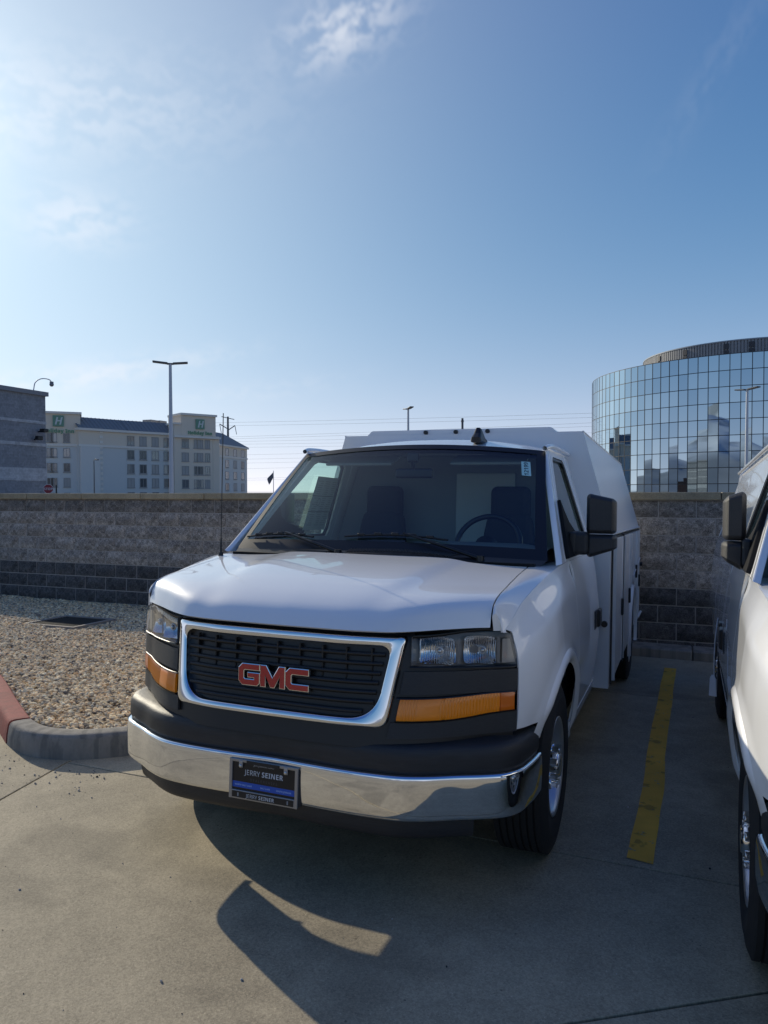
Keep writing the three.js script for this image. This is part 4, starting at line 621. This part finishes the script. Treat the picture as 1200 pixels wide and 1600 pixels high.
// ---------------------------------------------------------------- the cargo van next to it
{
  const root = onLot(thing('cargo_van', 'plain white cargo van with long closed body, parked across the yellow line', 'van', 'white vans backed up to the wall'), 2.725, 0, 0.53, -0.8 * DEG);
  buildVanFront(root, { cutaway: false, roofEnd: -4.66, rear: -4.5, wb: -3.43, foldZ: -0.62 });
  const L = (n, g, m) => part(root, n, g, m);
  const sec = curve([[0.475, 0.981], [0.6, 1.0], [0.8, 1.02], [0.95, 1.018], [1.1, 1.004], [1.25, 0.985], [1.33, 0.966], [1.5, 0.915], [1.7, 0.85], [1.85, 0.80], [1.94, 0.775]]);
  for (const s of [1, -1]) {
    const mg = (g) => s > 0 ? g : mirrorX(g);
    const panel = (z0, z1, lo = () => 0.475) => mg(shell(28, 30, (u, v) => { const z = mix(z0, z1, u), y = mix(lo(z), 1.95, v); return V(sec(y) - 0.006 * sm(1.36, 1.42, y) * sm(1.86, 1.80, y), y, z); }, 0.012));
    L('side_panel', panel(-1.53, -1.62), M.paint);
    const d1 = L('side_door', panel(-1.632, -2.30), M.paint); part(d1, 'handle', mg(rbox(1.01, 1.035, 0.86, 0.96, -1.78, -1.66, 0.012)), M.trim);
    L('side_door', panel(-2.31, -2.93), M.paint);
    L('rear_quarter', panel(-2.942, -4.66, (z) => { const d = Math.abs(z + 3.43); return d < 0.47 ? Math.max(0.475, YW + Math.sqrt(0.2209 - d * d)) : 0.475; }), M.paint);
    L('sill', mg(shell(30, 3, (u, v) => { const z = mix(-1.66, -2.93, u), y = mix(0.41, 0.47, v); return V(sideX(y, z) + 0.004, y, z); }, 0.02)), M.paint);
    if (0) part(root, 'hinge', [0.62, 1.12].flatMap((y) => [-1.625, -2.935].map((z) => { const g = rbox(1.004, 1.034, y, y + 0.09, z - 0.03, z + 0.03, 0.008); return mg(g); })), M.paint);
    buildWheel(root, s * 0.868, -3.43, s, 'wheel');
    if (0) L('gutter', mg(tube([V(0.80, 1.905, -0.9), V(0.80, 1.915, -2.5), V(0.80, 1.915, -4.6)], 0.01, 20, 6)), M.paint);
  }
  L('rear_wall', grid(10, 10, (u, v) => { const y = mix(0.46, 2.02, v); return V(mix(-1, 1, u) * sec(Math.min(1.94, y)), y, -4.67); }), M.paint);
  L('cargo_floor', box(-0.95, 0.95, 0.46, 0.48, -4.65, -1.6), M.cloth);
  buildBadge(root);
}
// delivery tag hung from a cord on the cargo van
{
  const t = onLot(thing('hang_tag', 'white plastic tag hanging on a thin cord against the cargo van side', 'tag'), 1.70, 0.0, -1.12, -0.8 * DEG);
  part(t, 'cord', tube([V(0.008, 0.99, -0.02), V(0.0, 0.93, 0), V(-0.008, 0.80, 0), V(-0.008, 0.66, 0)], 0.003, 16, 5), std([0.6, 0.62, 0.66], 0.6));
  part(t, 'tag_board', (() => { const g = extrude([[-0.024, 0], [0.03, 0.006], [0.022, 0.1], [0.008, 0.122], [-0.006, 0.12], [-0.018, 0.1]], 0.006, 0.001, [[[-0.001, 0.104], [0.005, 0.104], [0.005, 0.11], [-0.001, 0.11]]]); g.rotateY(-0.9); g.translate(-0.012, 0.545, 0); return g; })(), std([0.72, 0.74, 0.78], 0.5));
}
// dead leaves in the gutter
{
  const t = onLot(thing('dry_leaf', 'curled pale dead leaf lying in the gutter by the kerb', 'leaf'), 2.03, 0.004, -5.02, 0.5);
  part(t, 'blade', grid(8, 6, (u, v) => { const w = Math.sin(Math.PI * u) * 0.045; return V((u - 0.5) * 0.13, 0.006 + 0.03 * Math.sin(Math.PI * u) * Math.abs(v - 0.5) * 2 + 0.012 * Math.sin(u * 9), (v - 0.5) * 2 * w); }), std([0.42, 0.36, 0.27], 0.8));
}

// ================================================================ BUILDINGS AND POLES BEYOND THE WALL
function Facade(parent, A, B) {       // a wall plane from A to B (plan points, seen from the front with A on the left)
  const L = Math.hypot(B.x - A.x, B.z - A.z), ex = V((B.x - A.x) / L, 0, (B.z - A.z) / L), n = V(-ex.z, 0, ex.x);
  const m = new THREE.Matrix4().makeBasis(ex, V(0, 1, 0), n).setPosition(A.x, 0, A.z);
  const put = (g) => { g.applyMatrix4(m); return g; };
  return { L, put, block: (name, s0, s1, y0, y1, d0, d1, mat) => part(parent, name, put(box(s0, s1, y0, y1, d0, d1)), mat),
    window: (s, y, w, h, fm, gm, split = true) => { const fr = part(parent, 'window', put(merge([box(s - w / 2, s - w / 2 + 0.09, y - h / 2, y + h / 2, 0.003, 0.09), box(s + w / 2 - 0.09, s + w / 2, y - h / 2, y + h / 2, 0.003, 0.09), box(s - w / 2 + 0.09, s + w / 2 - 0.09, y - h / 2, y - h / 2 + 0.1, 0.003, 0.09), box(s - w / 2 + 0.09, s + w / 2 - 0.09, y + h / 2 - 0.1, y + h / 2, 0.003, 0.09), ...(split ? [box(s - 0.035, s + 0.035, y - h / 2 + 0.1, y + h / 2 - 0.1, 0.003, 0.07)] : [])])), fm); part(fr, 'pane', put(box(s - w / 2 + 0.09, s + w / 2 - 0.09, y - h / 2 + 0.1, y + h / 2 - 0.1, 0.003, 0.03)), typeof gm === 'function' ? gm() : gm); part(fr, 'sill', put(box(s - w / 2 - 0.1, s + w / 2 + 0.1, y - h / 2 - 0.16, y - h / 2 - 0.002, 0.003, 0.14)), fm); return fr; } };
}
const farWall = (r, g, b, seed) => std([r, g, b], 0.92);
// ---------------------------------------------------------------- banded block building at the left edge
{
  const t = thing('banded_building', 'dark grey block building with paler horizontal bands beside the hotel', 'building');
  const rows = [[-1.5, 2.5, 0], [2.5, 3.37, 1], [3.37, 4.87, 0], [4.87, 5.08, 1], [5.08, 6.4, 0], [6.4, 6.6, 1], [6.6, 8.35, 0]];
  const tex = texture(512, (u, v, i, j) => { const c = Math.floor(v * 24), o = (c % 2) * 0.5, b = Math.floor(u * 12 + o), mort = (v * 24) % 1 < 0.08 || (u * 12 + o) % 1 < 0.04; const k = 0.70 + 0.07 * hash(b, c, 3) + 0.14 * (fbm(u * 50, v * 50, 3, 5, 50) - 0.5); const q = mort ? k * 1.06 : k; return [q, q, q]; }, true, 0.205);
  const dk = std([0.52, 0.53, 0.56], 0.95, { map: tex }), lt = std([0.92, 0.92, 0.93], 0.95, { map: tex }), cap = std([0.26, 0.26, 0.27], 0.8);
  for (const [y0, y1, k] of rows) { const g = box(-60, -39.4 + (k ? 0.03 : 0), y0 + 0.002, y1, -36 - (k ? 0.03 : 0), -24); const p = g.attributes.position, uv = g.attributes.uv; for (let i = 0; i < p.count; i++) uv.setXY(i, p.getZ(i) + p.getX(i), p.getY(i)); part(t, k ? 'pale_band' : 'wall_band', g, k ? lt : dk); }
  part(t, 'parapet_cap', box(-60.1, -39.25, 8.352, 8.64, -36.15, -23.9), cap);
  const c = thing('security_camera', 'small security camera on a white gooseneck arm at the banded building roof', 'camera', null, V(-39.3, 8.64, -35.2));
  part(c, 'arm', tube([V(0, 0, 0.3), V(0.02, 0.55, 0.15), V(0.1, 0.85, -0.3), V(0.2, 0.85, -0.9), V(0.22, 0.72, -1.05)], 0.035, 24, 6), std([0.55, 0.56, 0.58], 0.5));
  part(c, 'dome', [(() => { const g = new THREE.SphereGeometry(0.15, 12, 10); g.translate(0.22, 0.55, -1.06); return g; })(), bar(V(0.22, 0.60, -1.06), V(0.22, 0.74, -1.06), 0.13, 10)], std([0.2, 0.2, 0.22], 0.4));
  const w = thing('wall_light', 'dark wall light fixture near the corner of the banded building', 'light fixture', null, V(-39.35, 5.75, -35.3));
  part(w, 'bracket', [bar(V(0, 0.1, 0), V(0.45, 0.2, 0), 0.05, 8), bar(V(0, -0.45, 0.35), V(0.42, -0.3, 0.35), 0.05, 8)], M.trim); part(w, 'lamp_head', [rbox(0.25, 0.7, 0.05, 0.3, -0.25, 0.15, 0.05), rbox(0.3, 0.62, -0.5, -0.22, 0.15, 0.6, 0.05)], M.trim);
}
// ---------------------------------------------------------------- hotel
{
  const t = thing('hotel', 'cream and grey hotel with blue metal roof and green signs', 'building');
  const P = (u, d) => far(bearing(u), d);
  const cream = std([0.78, 0.67, 0.53], 0.9), greyW = std([0.66, 0.655, 0.61], 0.9), pale = std([0.74, 0.71, 0.64], 0.9), trim = std([0.82, 0.76, 0.66], 0.85), roof = std([0.24, 0.24, 0.235], 0.75);  // wall colours lightened to stand in for distant haze
  const fm = std([0.36, 0.34, 0.31], 0.7), panes = [std([0.22, 0.23, 0.24], 0.06, { metalness: 0.5 }), std([0.13, 0.135, 0.14], 0.06, { metalness: 0.3 }), std([0.40, 0.385, 0.36], 0.4), std([0.28, 0.285, 0.29], 0.06, { metalness: 0.5 })]; let pk = 0; const gm = () => panes[Math.floor(hash(++pk, 5, 77) * 4)];
  const rows = [12.55, 9.62, 6.7, 3.78, 0.85];
  const upper = (f, y1, ym) => { f.block('upper_wall', 0, f.L, ym, y1, -8, 0, cream); f.block('lower_wall', 0, f.L, -3, ym - 0.003, -8, -0.02, greyW); f.block('belt_course', -0.05, f.L + 0.05, ym - 0.2, ym + 0.25, 0.003, 0.16, trim); };
  const sign = (f, s, y, k) => {
    const plate = f.block('sign_panel', s - 1.35 * k, s + 1.35 * k, y - 1.45 * k, y + 1.45 * k, 0.05, 0.3, std([0.17, 0.32, 0.22], 0.6));
    const h = new TextGeometry('H', { font, size: 2.0 * k, depth: 0.1, curveSegments: 3 }); h.computeBoundingBox(); h.translate(-h.boundingBox.max.x / 2, -1.0 * k, 0); h.applyMatrix4(new THREE.Matrix4().makeShear(0, 0, 0.22, 0, 0, 0)); h.translate(s, y, 0.305); part(plate, 'sign_letter', f.put(h), std([0.62, 0.66, 0.62], 0.6));
    const w = new TextGeometry('Holiday Inn', { font, size: 1.0 * k, depth: 0.12, curveSegments: 3 }); w.computeBoundingBox(); w.translate(-w.boundingBox.max.x / 2 + s, y - 3.1 * k, 0.06); part(t, 'sign_lettering', f.put(w), std([0.17, 0.36, 0.20], 0.6));
  };
  // left wing with sign parapet
  const a = Facade(t, P(58, 145), P(127, 148)); upper(a, 17.2, 11.1); a.block('cornice', -0.2, a.L + 0.25, 17.2, 17.65, -8, 0.35, trim);
  for (const y of rows) for (const s of [a.L - 4.9, a.L - 2.55]) a.window(s, y, 1.2, 1.75, fm, gm); sign(a, a.L - 4.0, 15.8, 0.74);
  for (const s of [0.9, 2.4]) for (const y of rows) a.window(s, y, 1.2, 1.75, fm, gm);
  // stair tower, painted paler to read sunlit, and main front
  const b = Facade(t, P(124, 147.2), P(200, 155)); upper(b, 14.1, 11.1); b.block('eave', -0.3, b.L + 0.3, 14.1, 14.55, -8, 0.5, trim);
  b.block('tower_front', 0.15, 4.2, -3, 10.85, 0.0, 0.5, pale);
  for (let y = -2; y < 14; y += 1.05) b.block('quoin', 4.3, 5.0, y, y + 0.55, 0.003, 0.1, trim);
  const cW = P(200, 155), c = Facade(t, cW, P(276, 162.5)); upper(c, 14.1, 11.1); c.block('eave', -0.2, c.L + 0.2, 14.1, 14.55, -8, 0.5, trim);
  [205, 224, 243, 261.5].forEach((u) => { const d = 155 + (u - 200) / 76 * 7.5, p = P(u, d), s = Math.hypot(p.x - cW.x, p.z - cW.z); for (const y of rows) c.window(s, y, 1.55, 1.95, fm, gm); });
  // metal mansard over both
  for (const f of [b, c]) {
    part(t, 'roof', f.put(grid(1, 1, (u, v) => V(mix(-0.3, f.L + 0.3, u), mix(14.55, 17.0, v), mix(0.5, -3.2, v)))), roof);
    for (let s = 0; s < f.L; s += 0.85) part(t, 'roof_seam', f.put(bar(V(s, 14.58, 0.5), V(s, 17.05, -3.2), 0.06, 4)), roof);
    part(t, 'roof_deck', f.put(box(-0.3, f.L + 0.3, 16.9, 17.0, -9, -3.2)), roof);
  }
  // centre block with second sign
  const dA = P(273, 160.5), d = Facade(t, dA, P(343, 167)); d.block('front_wall', 0, d.L, -3, 14.2, -7, 0, cream); d.block('parapet', 1.6, d.L - 0.8, 14.203, 18.5, -7, 0.02, cream); d.block('cornice', 1.4, d.L - 0.6, 18.5, 18.95, -7, 0.4, trim); d.block('parapet', 0, 1.59, 14.203, 16.4, -7, 0, cream); d.block('cornice', -0.2, 1.39, 16.4, 16.8, -7, 0.3, trim); d.block('eave', -0.1, d.L + 0.2, 13.6, 14.0, 0.005, 0.6, trim);
  [290, 306, 313.5, 324.5].forEach((u, k) => { const dd = 160.5 + (u - 273) / 70 * 6.5, p = P(u, dd), s = Math.hypot(p.x - dA.x, p.z - dA.z); for (const y of rows) d.window(s, y - 0.15, [1.6, 0.75, 1.3, 1.2][k], 1.9, fm, gm, k !== 1); });
  { const f2 = Facade(t, P(334, 166), P(343.5, 172)); f2.block('front_wall', 0, f2.L, -3, 14.2, -5, 0, cream); for (const y of rows) f2.window(1.6, y - 0.15, 0.9, 1.9, fm, gm, false); }
  sign(d, 5.9, 16.7, 0.74);
  // receding right wing
  const eA = P(342, 184), e = Facade(t, eA, P(386.5, 201)); upper(e, 13.3, 10.7); e.block('eave', -0.2, e.L + 0.3, 13.3, 13.7, -8, 0.45, trim);
  [354.5, 367, 379].forEach((u) => { const dd = 184 + (u - 342) / 44.5 * 17, p = P(u, dd), s = Math.hypot(p.x - eA.x, p.z - eA.z); for (const y of rows) e.window(s, y - 0.6, 1.9, 1.9, fm, gm); });
  part(t, 'roof', e.put(merge([grid(1, 1, (u, v) => V(mix(-0.2, mix(e.L + 0.3, e.L - 6.5, v), u), mix(13.7, 17.2, v), mix(0.45, -4, v))), grid(1, 1, (u, v) => V(mix(e.L + 0.3, e.L - 6.5, v), mix(13.7, 17.2, v), mix(mix(0.45, -8, u), -4, v)))])), roof);
  e.block('end_wall', e.L - 0.2, e.L, -3, 13.3, -8, -0.01, cream);
  // rooftop plant
  part(t, 'roof_unit', [far(bearing(236), 172), far(bearing(250), 174)].map((p) => box(p.x - 1.2, p.x + 1.2, 16.5, 18.4, p.z - 1.2, p.z + 1.2)), std([0.25, 0.26, 0.27], 0.7));
}
// ---------------------------------------------------------------- round glass office
{
  const C = far(55.05 / 111.8, 111.8), R = 23, TOP = 18.66, RH = 2.0, N = 116;
  const t = thing('glass_office', 'round office building clad in blue mirror glass with ribbed metal crown', 'building', null, V(C.x, 0, C.z));
  const a0 = Math.atan2(EYE.x - C.x, EYE.z - C.z), step = Math.PI * 2 / N;
  const glass = [0, 1, 2, 3].map((k) => std([0.36 + 0.03 * k, 0.47 + 0.03 * k, 0.55 + 0.025 * k], 0.015, { metalness: 1 }));
  const w = 2 * R * Math.tan(step / 2);
  const pg = new THREE.BoxGeometry(w - 0.09, RH - 0.09, 0.06), rest = [];
  for (let c = -24; c < N - 24; c++) for (let r = 0; r < 10; r++) {
    const a = a0 + (c + 0.5) * step, y = TOP - (r + 0.5) * RH, seen = c >= -24 && c < 9 && r < 9;
    if (seen) { const m = part(t, 'pane', pg, glass[Math.floor(hash(c, r, 301) * 4)]); m.position.set(Math.sin(a) * R, y, Math.cos(a) * R); m.rotation.set((hash(c, r, 302) - 0.5) * 0.0025, a + (hash(c, r, 303) - 0.5) * 0.0025, 0, 'YXZ'); } else { const g = pg.clone(); g.rotateY(a); g.translate(Math.sin(a) * R, y, Math.cos(a) * R); rest.push(g); }
  }
  part(t, 'panes_out_of_sight', rest, glass[1]).userData.kind = 'stuff';
  const mu = std([0.025, 0.03, 0.035], 0.5), rings = [];
  for (let r = 0; r <= 10; r++) { const g = new THREE.CylinderGeometry(R + 0.035, R + 0.035, 0.085, N, 1, true, a0); g.translate(0, TOP - r * RH, 0); part(t, 'transom', g, mu); }
  for (let c = -24; c < N - 24; c++) { const a = a0 + c * step, g = box(-0.045, 0.045, TOP - 10 * RH, TOP, R - 0.05, R + 0.06); g.rotateY(a); if (c < 10) part(t, 'mullion', g, mu); else rings.push(g); }
  part(t, 'mullions_out_of_sight', rings, mu).userData.kind = 'stuff';
  const deck = new THREE.CylinderGeometry(R, R, 0.3, 96); deck.translate(0, TOP - 0.17, 0); part(t, 'roof_deck', deck, std(0.2, 0.8));
  const crown = []; const NC = 240; for (let k = 0; k < NC; k++) { const a = k / NC * 6.28318, g = box(-0.13, 0.13, TOP - 0.05, 21.62, 15.2, 15.38); g.rotateY(a); crown.push(g); }
  const cm = std([0.26, 0.265, 0.27], 0.6);
  const cy = new THREE.CylinderGeometry(15.25, 15.25, 3.0, 120, 1, true); cy.translate(0, 20.1, 0); const cr = part(t, 'crown', cy, cm); part(cr, 'crown_rib', crown, cm);
  const cap = new THREE.CylinderGeometry(15.45, 15.45, 0.15, 120); cap.translate(0, 21.68, 0); part(cr, 'crown_cap', cap, std([0.30, 0.34, 0.38], 0.5));
  for (const u of [1030, 1070, 1133, 1172]) { const b = Math.atan(bearing(u)), dc = Math.hypot(55.05, 111.8), bc = Math.atan2(55.05, 111.8), f = b - bc, q = Math.asin(clamp(dc * Math.sin(f) / 15.25, -1, 1)); const a = a0 - (-q) - f * 0 - 0; const g = new THREE.Group(); const an = a0 + (q - f) ; const v = [0, 1].map((k) => { const e = box(-0.32, 0.32, 19.75 + k * 0.85, 20.45 + k * 0.85, 15.3, 15.5); e.rotateY(an); return e; }); part(cr, 'louvre', v, std([0.05, 0.05, 0.055], 0.6)); }
  part(t, 'roof_rail', [bar(far(bearing(1004), 116, 18.6).sub(V(C.x, 0, C.z)), far(bearing(1004), 116, 21.2).sub(V(C.x, 0, C.z)), 0.08, 6), bar(far(bearing(1010), 115, 18.6).sub(V(C.x, 0, C.z)), far(bearing(1010), 115, 20.8).sub(V(C.x, 0, C.z)), 0.08, 6), bar(far(bearing(1002), 116, 21).sub(V(C.x, 0, C.z)), far(bearing(1008), 116, 20.9).sub(V(C.x, 0, C.z)), 0.12, 6)], std(0.3, 0.5));
}
// ---------------------------------------------------------------- light poles
{
  const galv = std([0.50, 0.52, 0.56], 0.45, { metalness: 0.35 }), dark = std([0.09, 0.095, 0.10], 0.5);
  const pole = (u, d, top, label, heads, turn) => {
    const p = far(bearing(u), d), t = thing('light_pole', label, 'light pole', 'parking lot light poles', V(p.x, -0.3, p.z)); t.rotation.y = turn;
    part(t, 'post', [bar(V(0, 0, 0), V(0, top + 0.3, 0), 0.145, 14, 0.085)], galv);
    part(t, 'footing', bar(V(0, 0, 0), V(0, 0.75, 0), 0.3, 20), std(0.3, 0.9));
    for (const s of heads) { const h = rbox(-0.19, 0.19, -0.045, 0.045, 0.14, 0.98, 0.03, 2); h.rotateX(-0.09); if (s < 0) h.rotateY(Math.PI); h.translate(0, top + 0.32, 0); part(t, 'lamp_head', h, dark); }
    part(t, 'arm', box(-0.05, 0.05, top + 0.26, top + 0.36, -0.18, 0.18), dark);
  };
  pole(268, 43, 9.05, 'tall pale light pole with two flat lamp heads standing before the hotel', [1, -1], YAW + Math.PI / 2 + 0.25);
  pole(638, 66, 9.0, 'light pole showing its dark lamp head above the service van roof', [1, -1], YAW + 0.3);
  pole(1166, 54, 9.0, 'slim pale light pole standing before the glass office', [1, -1], YAW + 0.42);
  const p = far(bearing(722.5), 60), v = thing('vent_pole', 'thin dark bare pole rising behind the service body roof', 'pole', null, V(p.x, -0.3, p.z)); part(v, 'post', bar(V(0, 0, 0), V(0, 7.9, 0), 0.09, 10), dark); part(v, 'collar', bar(V(0, 7.6, 0), V(0, 7.72, 0), 0.12, 10), dark);
  const q = far(bearing(147.5), 100), s = thing('street_lamp', 'dark street lamp with short curved arm in front of the hotel stair tower', 'street lamp', null, V(q.x, -1, q.z)); part(s, 'post', [bar(V(0, 0, 0), V(0, 6.9, 0), 0.09, 8, 0.06)], dark); part(s, 'arm', tube([V(0, 6.85, 0), V(0.1, 7.1, 0.05), V(0.55, 7.15, 0.2), V(0.75, 7.12, 0.28)], 0.05, 10, 6), dark); part(s, 'lamp_head', rbox(0.6, 1.05, 7.02, 7.16, 0.15, 0.45, 0.05), dark);
}
// ---------------------------------------------------------------- stop sign
{
  const p = far(bearing(75.5), 46), t = thing('stop_sign', 'red octagonal stop sign on a post behind the wall', 'sign', null, V(p.x, -0.5, p.z)); t.rotation.y = YAW + 0.46;
  const oct = (r) => Array.from({ length: 8 }, (_, k) => [Math.cos(k * Math.PI / 4 + Math.PI / 8) * r, Math.sin(k * Math.PI / 4 + Math.PI / 8) * r]);
  part(t, 'post', box(-0.025, 0.025, 0, 2.7, -0.06, -0.02), M.steel);
  const f = extrude(oct(0.31), 0.015, 0); f.translate(0, 2.42, 0); const b = part(t, 'sign_border', f, std([0.6, 0.58, 0.57], 0.6)); const g = extrude(oct(0.28), 0.004, 0); g.translate(0, 2.42, 0.016); part(b, 'sign_face', g, std([0.28, 0.02, 0.03], 0.5));
  const w = new TextGeometry('STOP', { font, size: 0.15, depth: 0.004, curveSegments: 3 }); w.computeBoundingBox(); w.translate(-w.boundingBox.max.x / 2, 2.345, 0.021); part(b, 'lettering', w, std([0.6, 0.58, 0.57], 0.6));
  part(t, 'second_post', box(0.42, 0.50, 0, 2.65, -0.05, 0.03), M.trim);
}
// ---------------------------------------------------------------- power pylon, cables, flags
{
  const p = far(bearing(357), 235), t = thing('power_pole', 'tall steel power pole with cross arms behind the hotel', 'power pole', null, V(p.x, -3, p.z)); t.rotation.y = YAW;
  const m = std([0.14, 0.155, 0.17], 0.7);
  part(t, 'mast', bar(V(0, 0, 0), V(0, 28.6, 0), 0.55, 10, 0.3), m); part(t, 'cross_arm', [bar(V(-2.6, 26.3, 0), V(0, 24.7, 0), 0.16, 6), bar(V(2.2, 25.8, 0), V(0, 24.3, 0), 0.16, 6), bar(V(-2.0, 28.6, 0), V(2.0, 27.7, 0), 0.13, 6)], m); part(t, 'insulator', [V(-2.6, 26.3, 0), V(2.2, 25.8, 0)].map((a) => bar(a, a.clone().add(V(0.5, -2.8, 0)), 0.1, 6)), m);
  const cb = std([0.03, 0.033, 0.04], 0.6);
  const lines = [[658, 641], [663, 648], [681, 655], [684, 661], [688, 672], [692, 681], [697, 686], [709, 693], [716, 700], [722, 707], [731, 714], [746, 729], [749, 733]];
  lines.forEach(([v0, v1], k) => {
    const d0 = 250 + 6 * k, d1 = 205 + 7 * k, A = far(bearing(330), d0, 1.655 + (769.5 - v0) / 1165 * d0), B = far(bearing(1010), d1, 1.655 + (769.5 - v1) / 1165 * d1), A2 = A.clone().sub(B).multiplyScalar(0.7).add(A), B2 = B.clone().sub(A).multiplyScalar(0.7).add(B);
    const n = 24, pts = []; for (let i = 0; i <= n; i++) { const s = i / n, q = A2.clone().lerp(B2, s); q.y += 5 * ((2 * s - 1) ** 2 - 0.18) * 0.35 - 0.5; pts.push(q); }
    const c = new THREE.Mesh(tube(pts, 0.025, 60, 5), cb); c.name = numbered('power_cable'); tag(c, 'thin power cable crossing the sky above the service van', 'cable', 'power cables across the sky'); c.castShadow = true; scene.add(c);
  });
  const flag = (pos, h, w, label, col, turn) => { const f = thing('flag_pole', label, 'flag', null, pos); f.rotation.y = turn; part(f, 'pole', bar(V(0, 0, 0), V(0, h, 0), 0.07, 8, 0.045), std([0.4, 0.41, 0.43], 0.4)); part(f, 'flag', grid(14, 12, (u, v) => V(-u * w * 0.42 - 0.05 - 0.25 * w * v * u, h - 0.25 - (1 - v) * w * 0.62 - u * w * 0.72, 0.16 * w * Math.sin(u * 7 + v * 3) * u)), col); };
  flag(far(bearing(427.5), 120, -2), 7.2, 1.5, 'dark drooping flag on a thin pole beyond the wall', std([0.16, 0.16, 0.18], 0.9), YAW);
}
// ---------------------------------------------------------------- what the glass office and the chrome mirror: behind the photographer
{
  const t = thing('brick_building', 'low brown brick building across the lot that the glass office mirrors', 'building', null, V(-112, 0, 6)); t.rotation.y = 0.9;
  const br = std([0.20, 0.105, 0.075], 0.9), gl = std([0.04, 0.05, 0.06], 0.1);
  part(t, 'wall', box(-24, 24, -1, 4.2, -8, 8), br); part(t, 'roof', box(-24.4, 24.4, 4.203, 4.7, -8.4, 8.4), std([0.13, 0.08, 0.06], 0.8)); part(t, 'roof', box(-8, 6, 4.703, 6.0, -5, 5), std([0.16, 0.09, 0.065], 0.8));
  for (let k = 0; k < 9; k++) for (const s of [1, -1]) part(t, 'window', box(-21 + k * 4.7, -18.5 + k * 4.7, 0.6, 2.8, s * 8.003, s * 8.06), gl);
  const f = thing('flag_pole', 'red flag on a tall pole that the glass office mirrors', 'flag', null, V(-101, 0, -9)); part(f, 'pole', bar(V(0, 0, 0), V(0, 22, 0), 0.12, 8), std(0.4, 0.4)); part(f, 'flag', grid(12, 10, (u, v) => V(0.1 + u * 1.6, 21.6 - (1 - v) * 3 - u * 2.2, 0.3 * Math.sin(u * 6 + v * 2))), std([0.30, 0.03, 0.04], 0.9));
  // mountains
  const pk = [[-1170, 2110, 280, 900], [-800, 2300, 185, 800], [-1600, 1850, 170, 760], [-250, 2450, 215, 560], [300, 2500, 190, 600], [-2000, 1300, 150, 600], [900, 2300, 170, 700], [1700, 1700, 140, 700], [-2350, 500, 110, 600]].map((q) => q);
  const H = (x, z) => { let h = 0; for (const [px, pz, ph, w] of pk) { const d = Math.hypot(x - px, z - pz) / w; h = Math.max(h, ph * Math.max(0, 1 - d) ** 0.95); } const rg = 1 - Math.abs(2 * fbm(x / 330 + 9, z / 330 + 9, 5, 331) - 1), r2 = 1 - Math.abs(2 * fbm(x / 90 + 3, z / 90 + 3, 4, 332) - 1); return h * (0.5 + 0.62 * rg) + (r2 - 0.75) * 0.3 * h; };
  const nu = 220, nv = 46, col = [];
  const g = grid(nu, nv, (u, v) => { const a = mix(-1.9, 2.5, u), r = mix(1750, 3000, v), x = -Math.sin(a) * r, z = Math.cos(a) * r, y = H(x, z) * sm(0, 0.1, v) - 6 * (1 - sm(0, 0.1, v)); const sn = sm(0.50, 0.60, fbm(x / 60, z / 60, 4, 341) * 0.55 + 0.45 * (1 - Math.abs(2 * fbm(x / 110, z / 110, 4, 342) - 1))) * sm(60, 130, y); const k = 0.8 + 0.4 * fbm(x / 40, z / 40, 3, 343); col.push(mix(0.28 * k, 0.62, sn), mix(0.29 * k, 0.64, sn), mix(0.31 * k, 0.68, sn)); return V(x, y, z); });
  g.setAttribute('color', new THREE.Float32BufferAttribute(col, 3));
  structure('mountains', new THREE.Mesh(g, std(1, 0.95, { vertexColors: true })));
}
renderer.render(scene, camera);
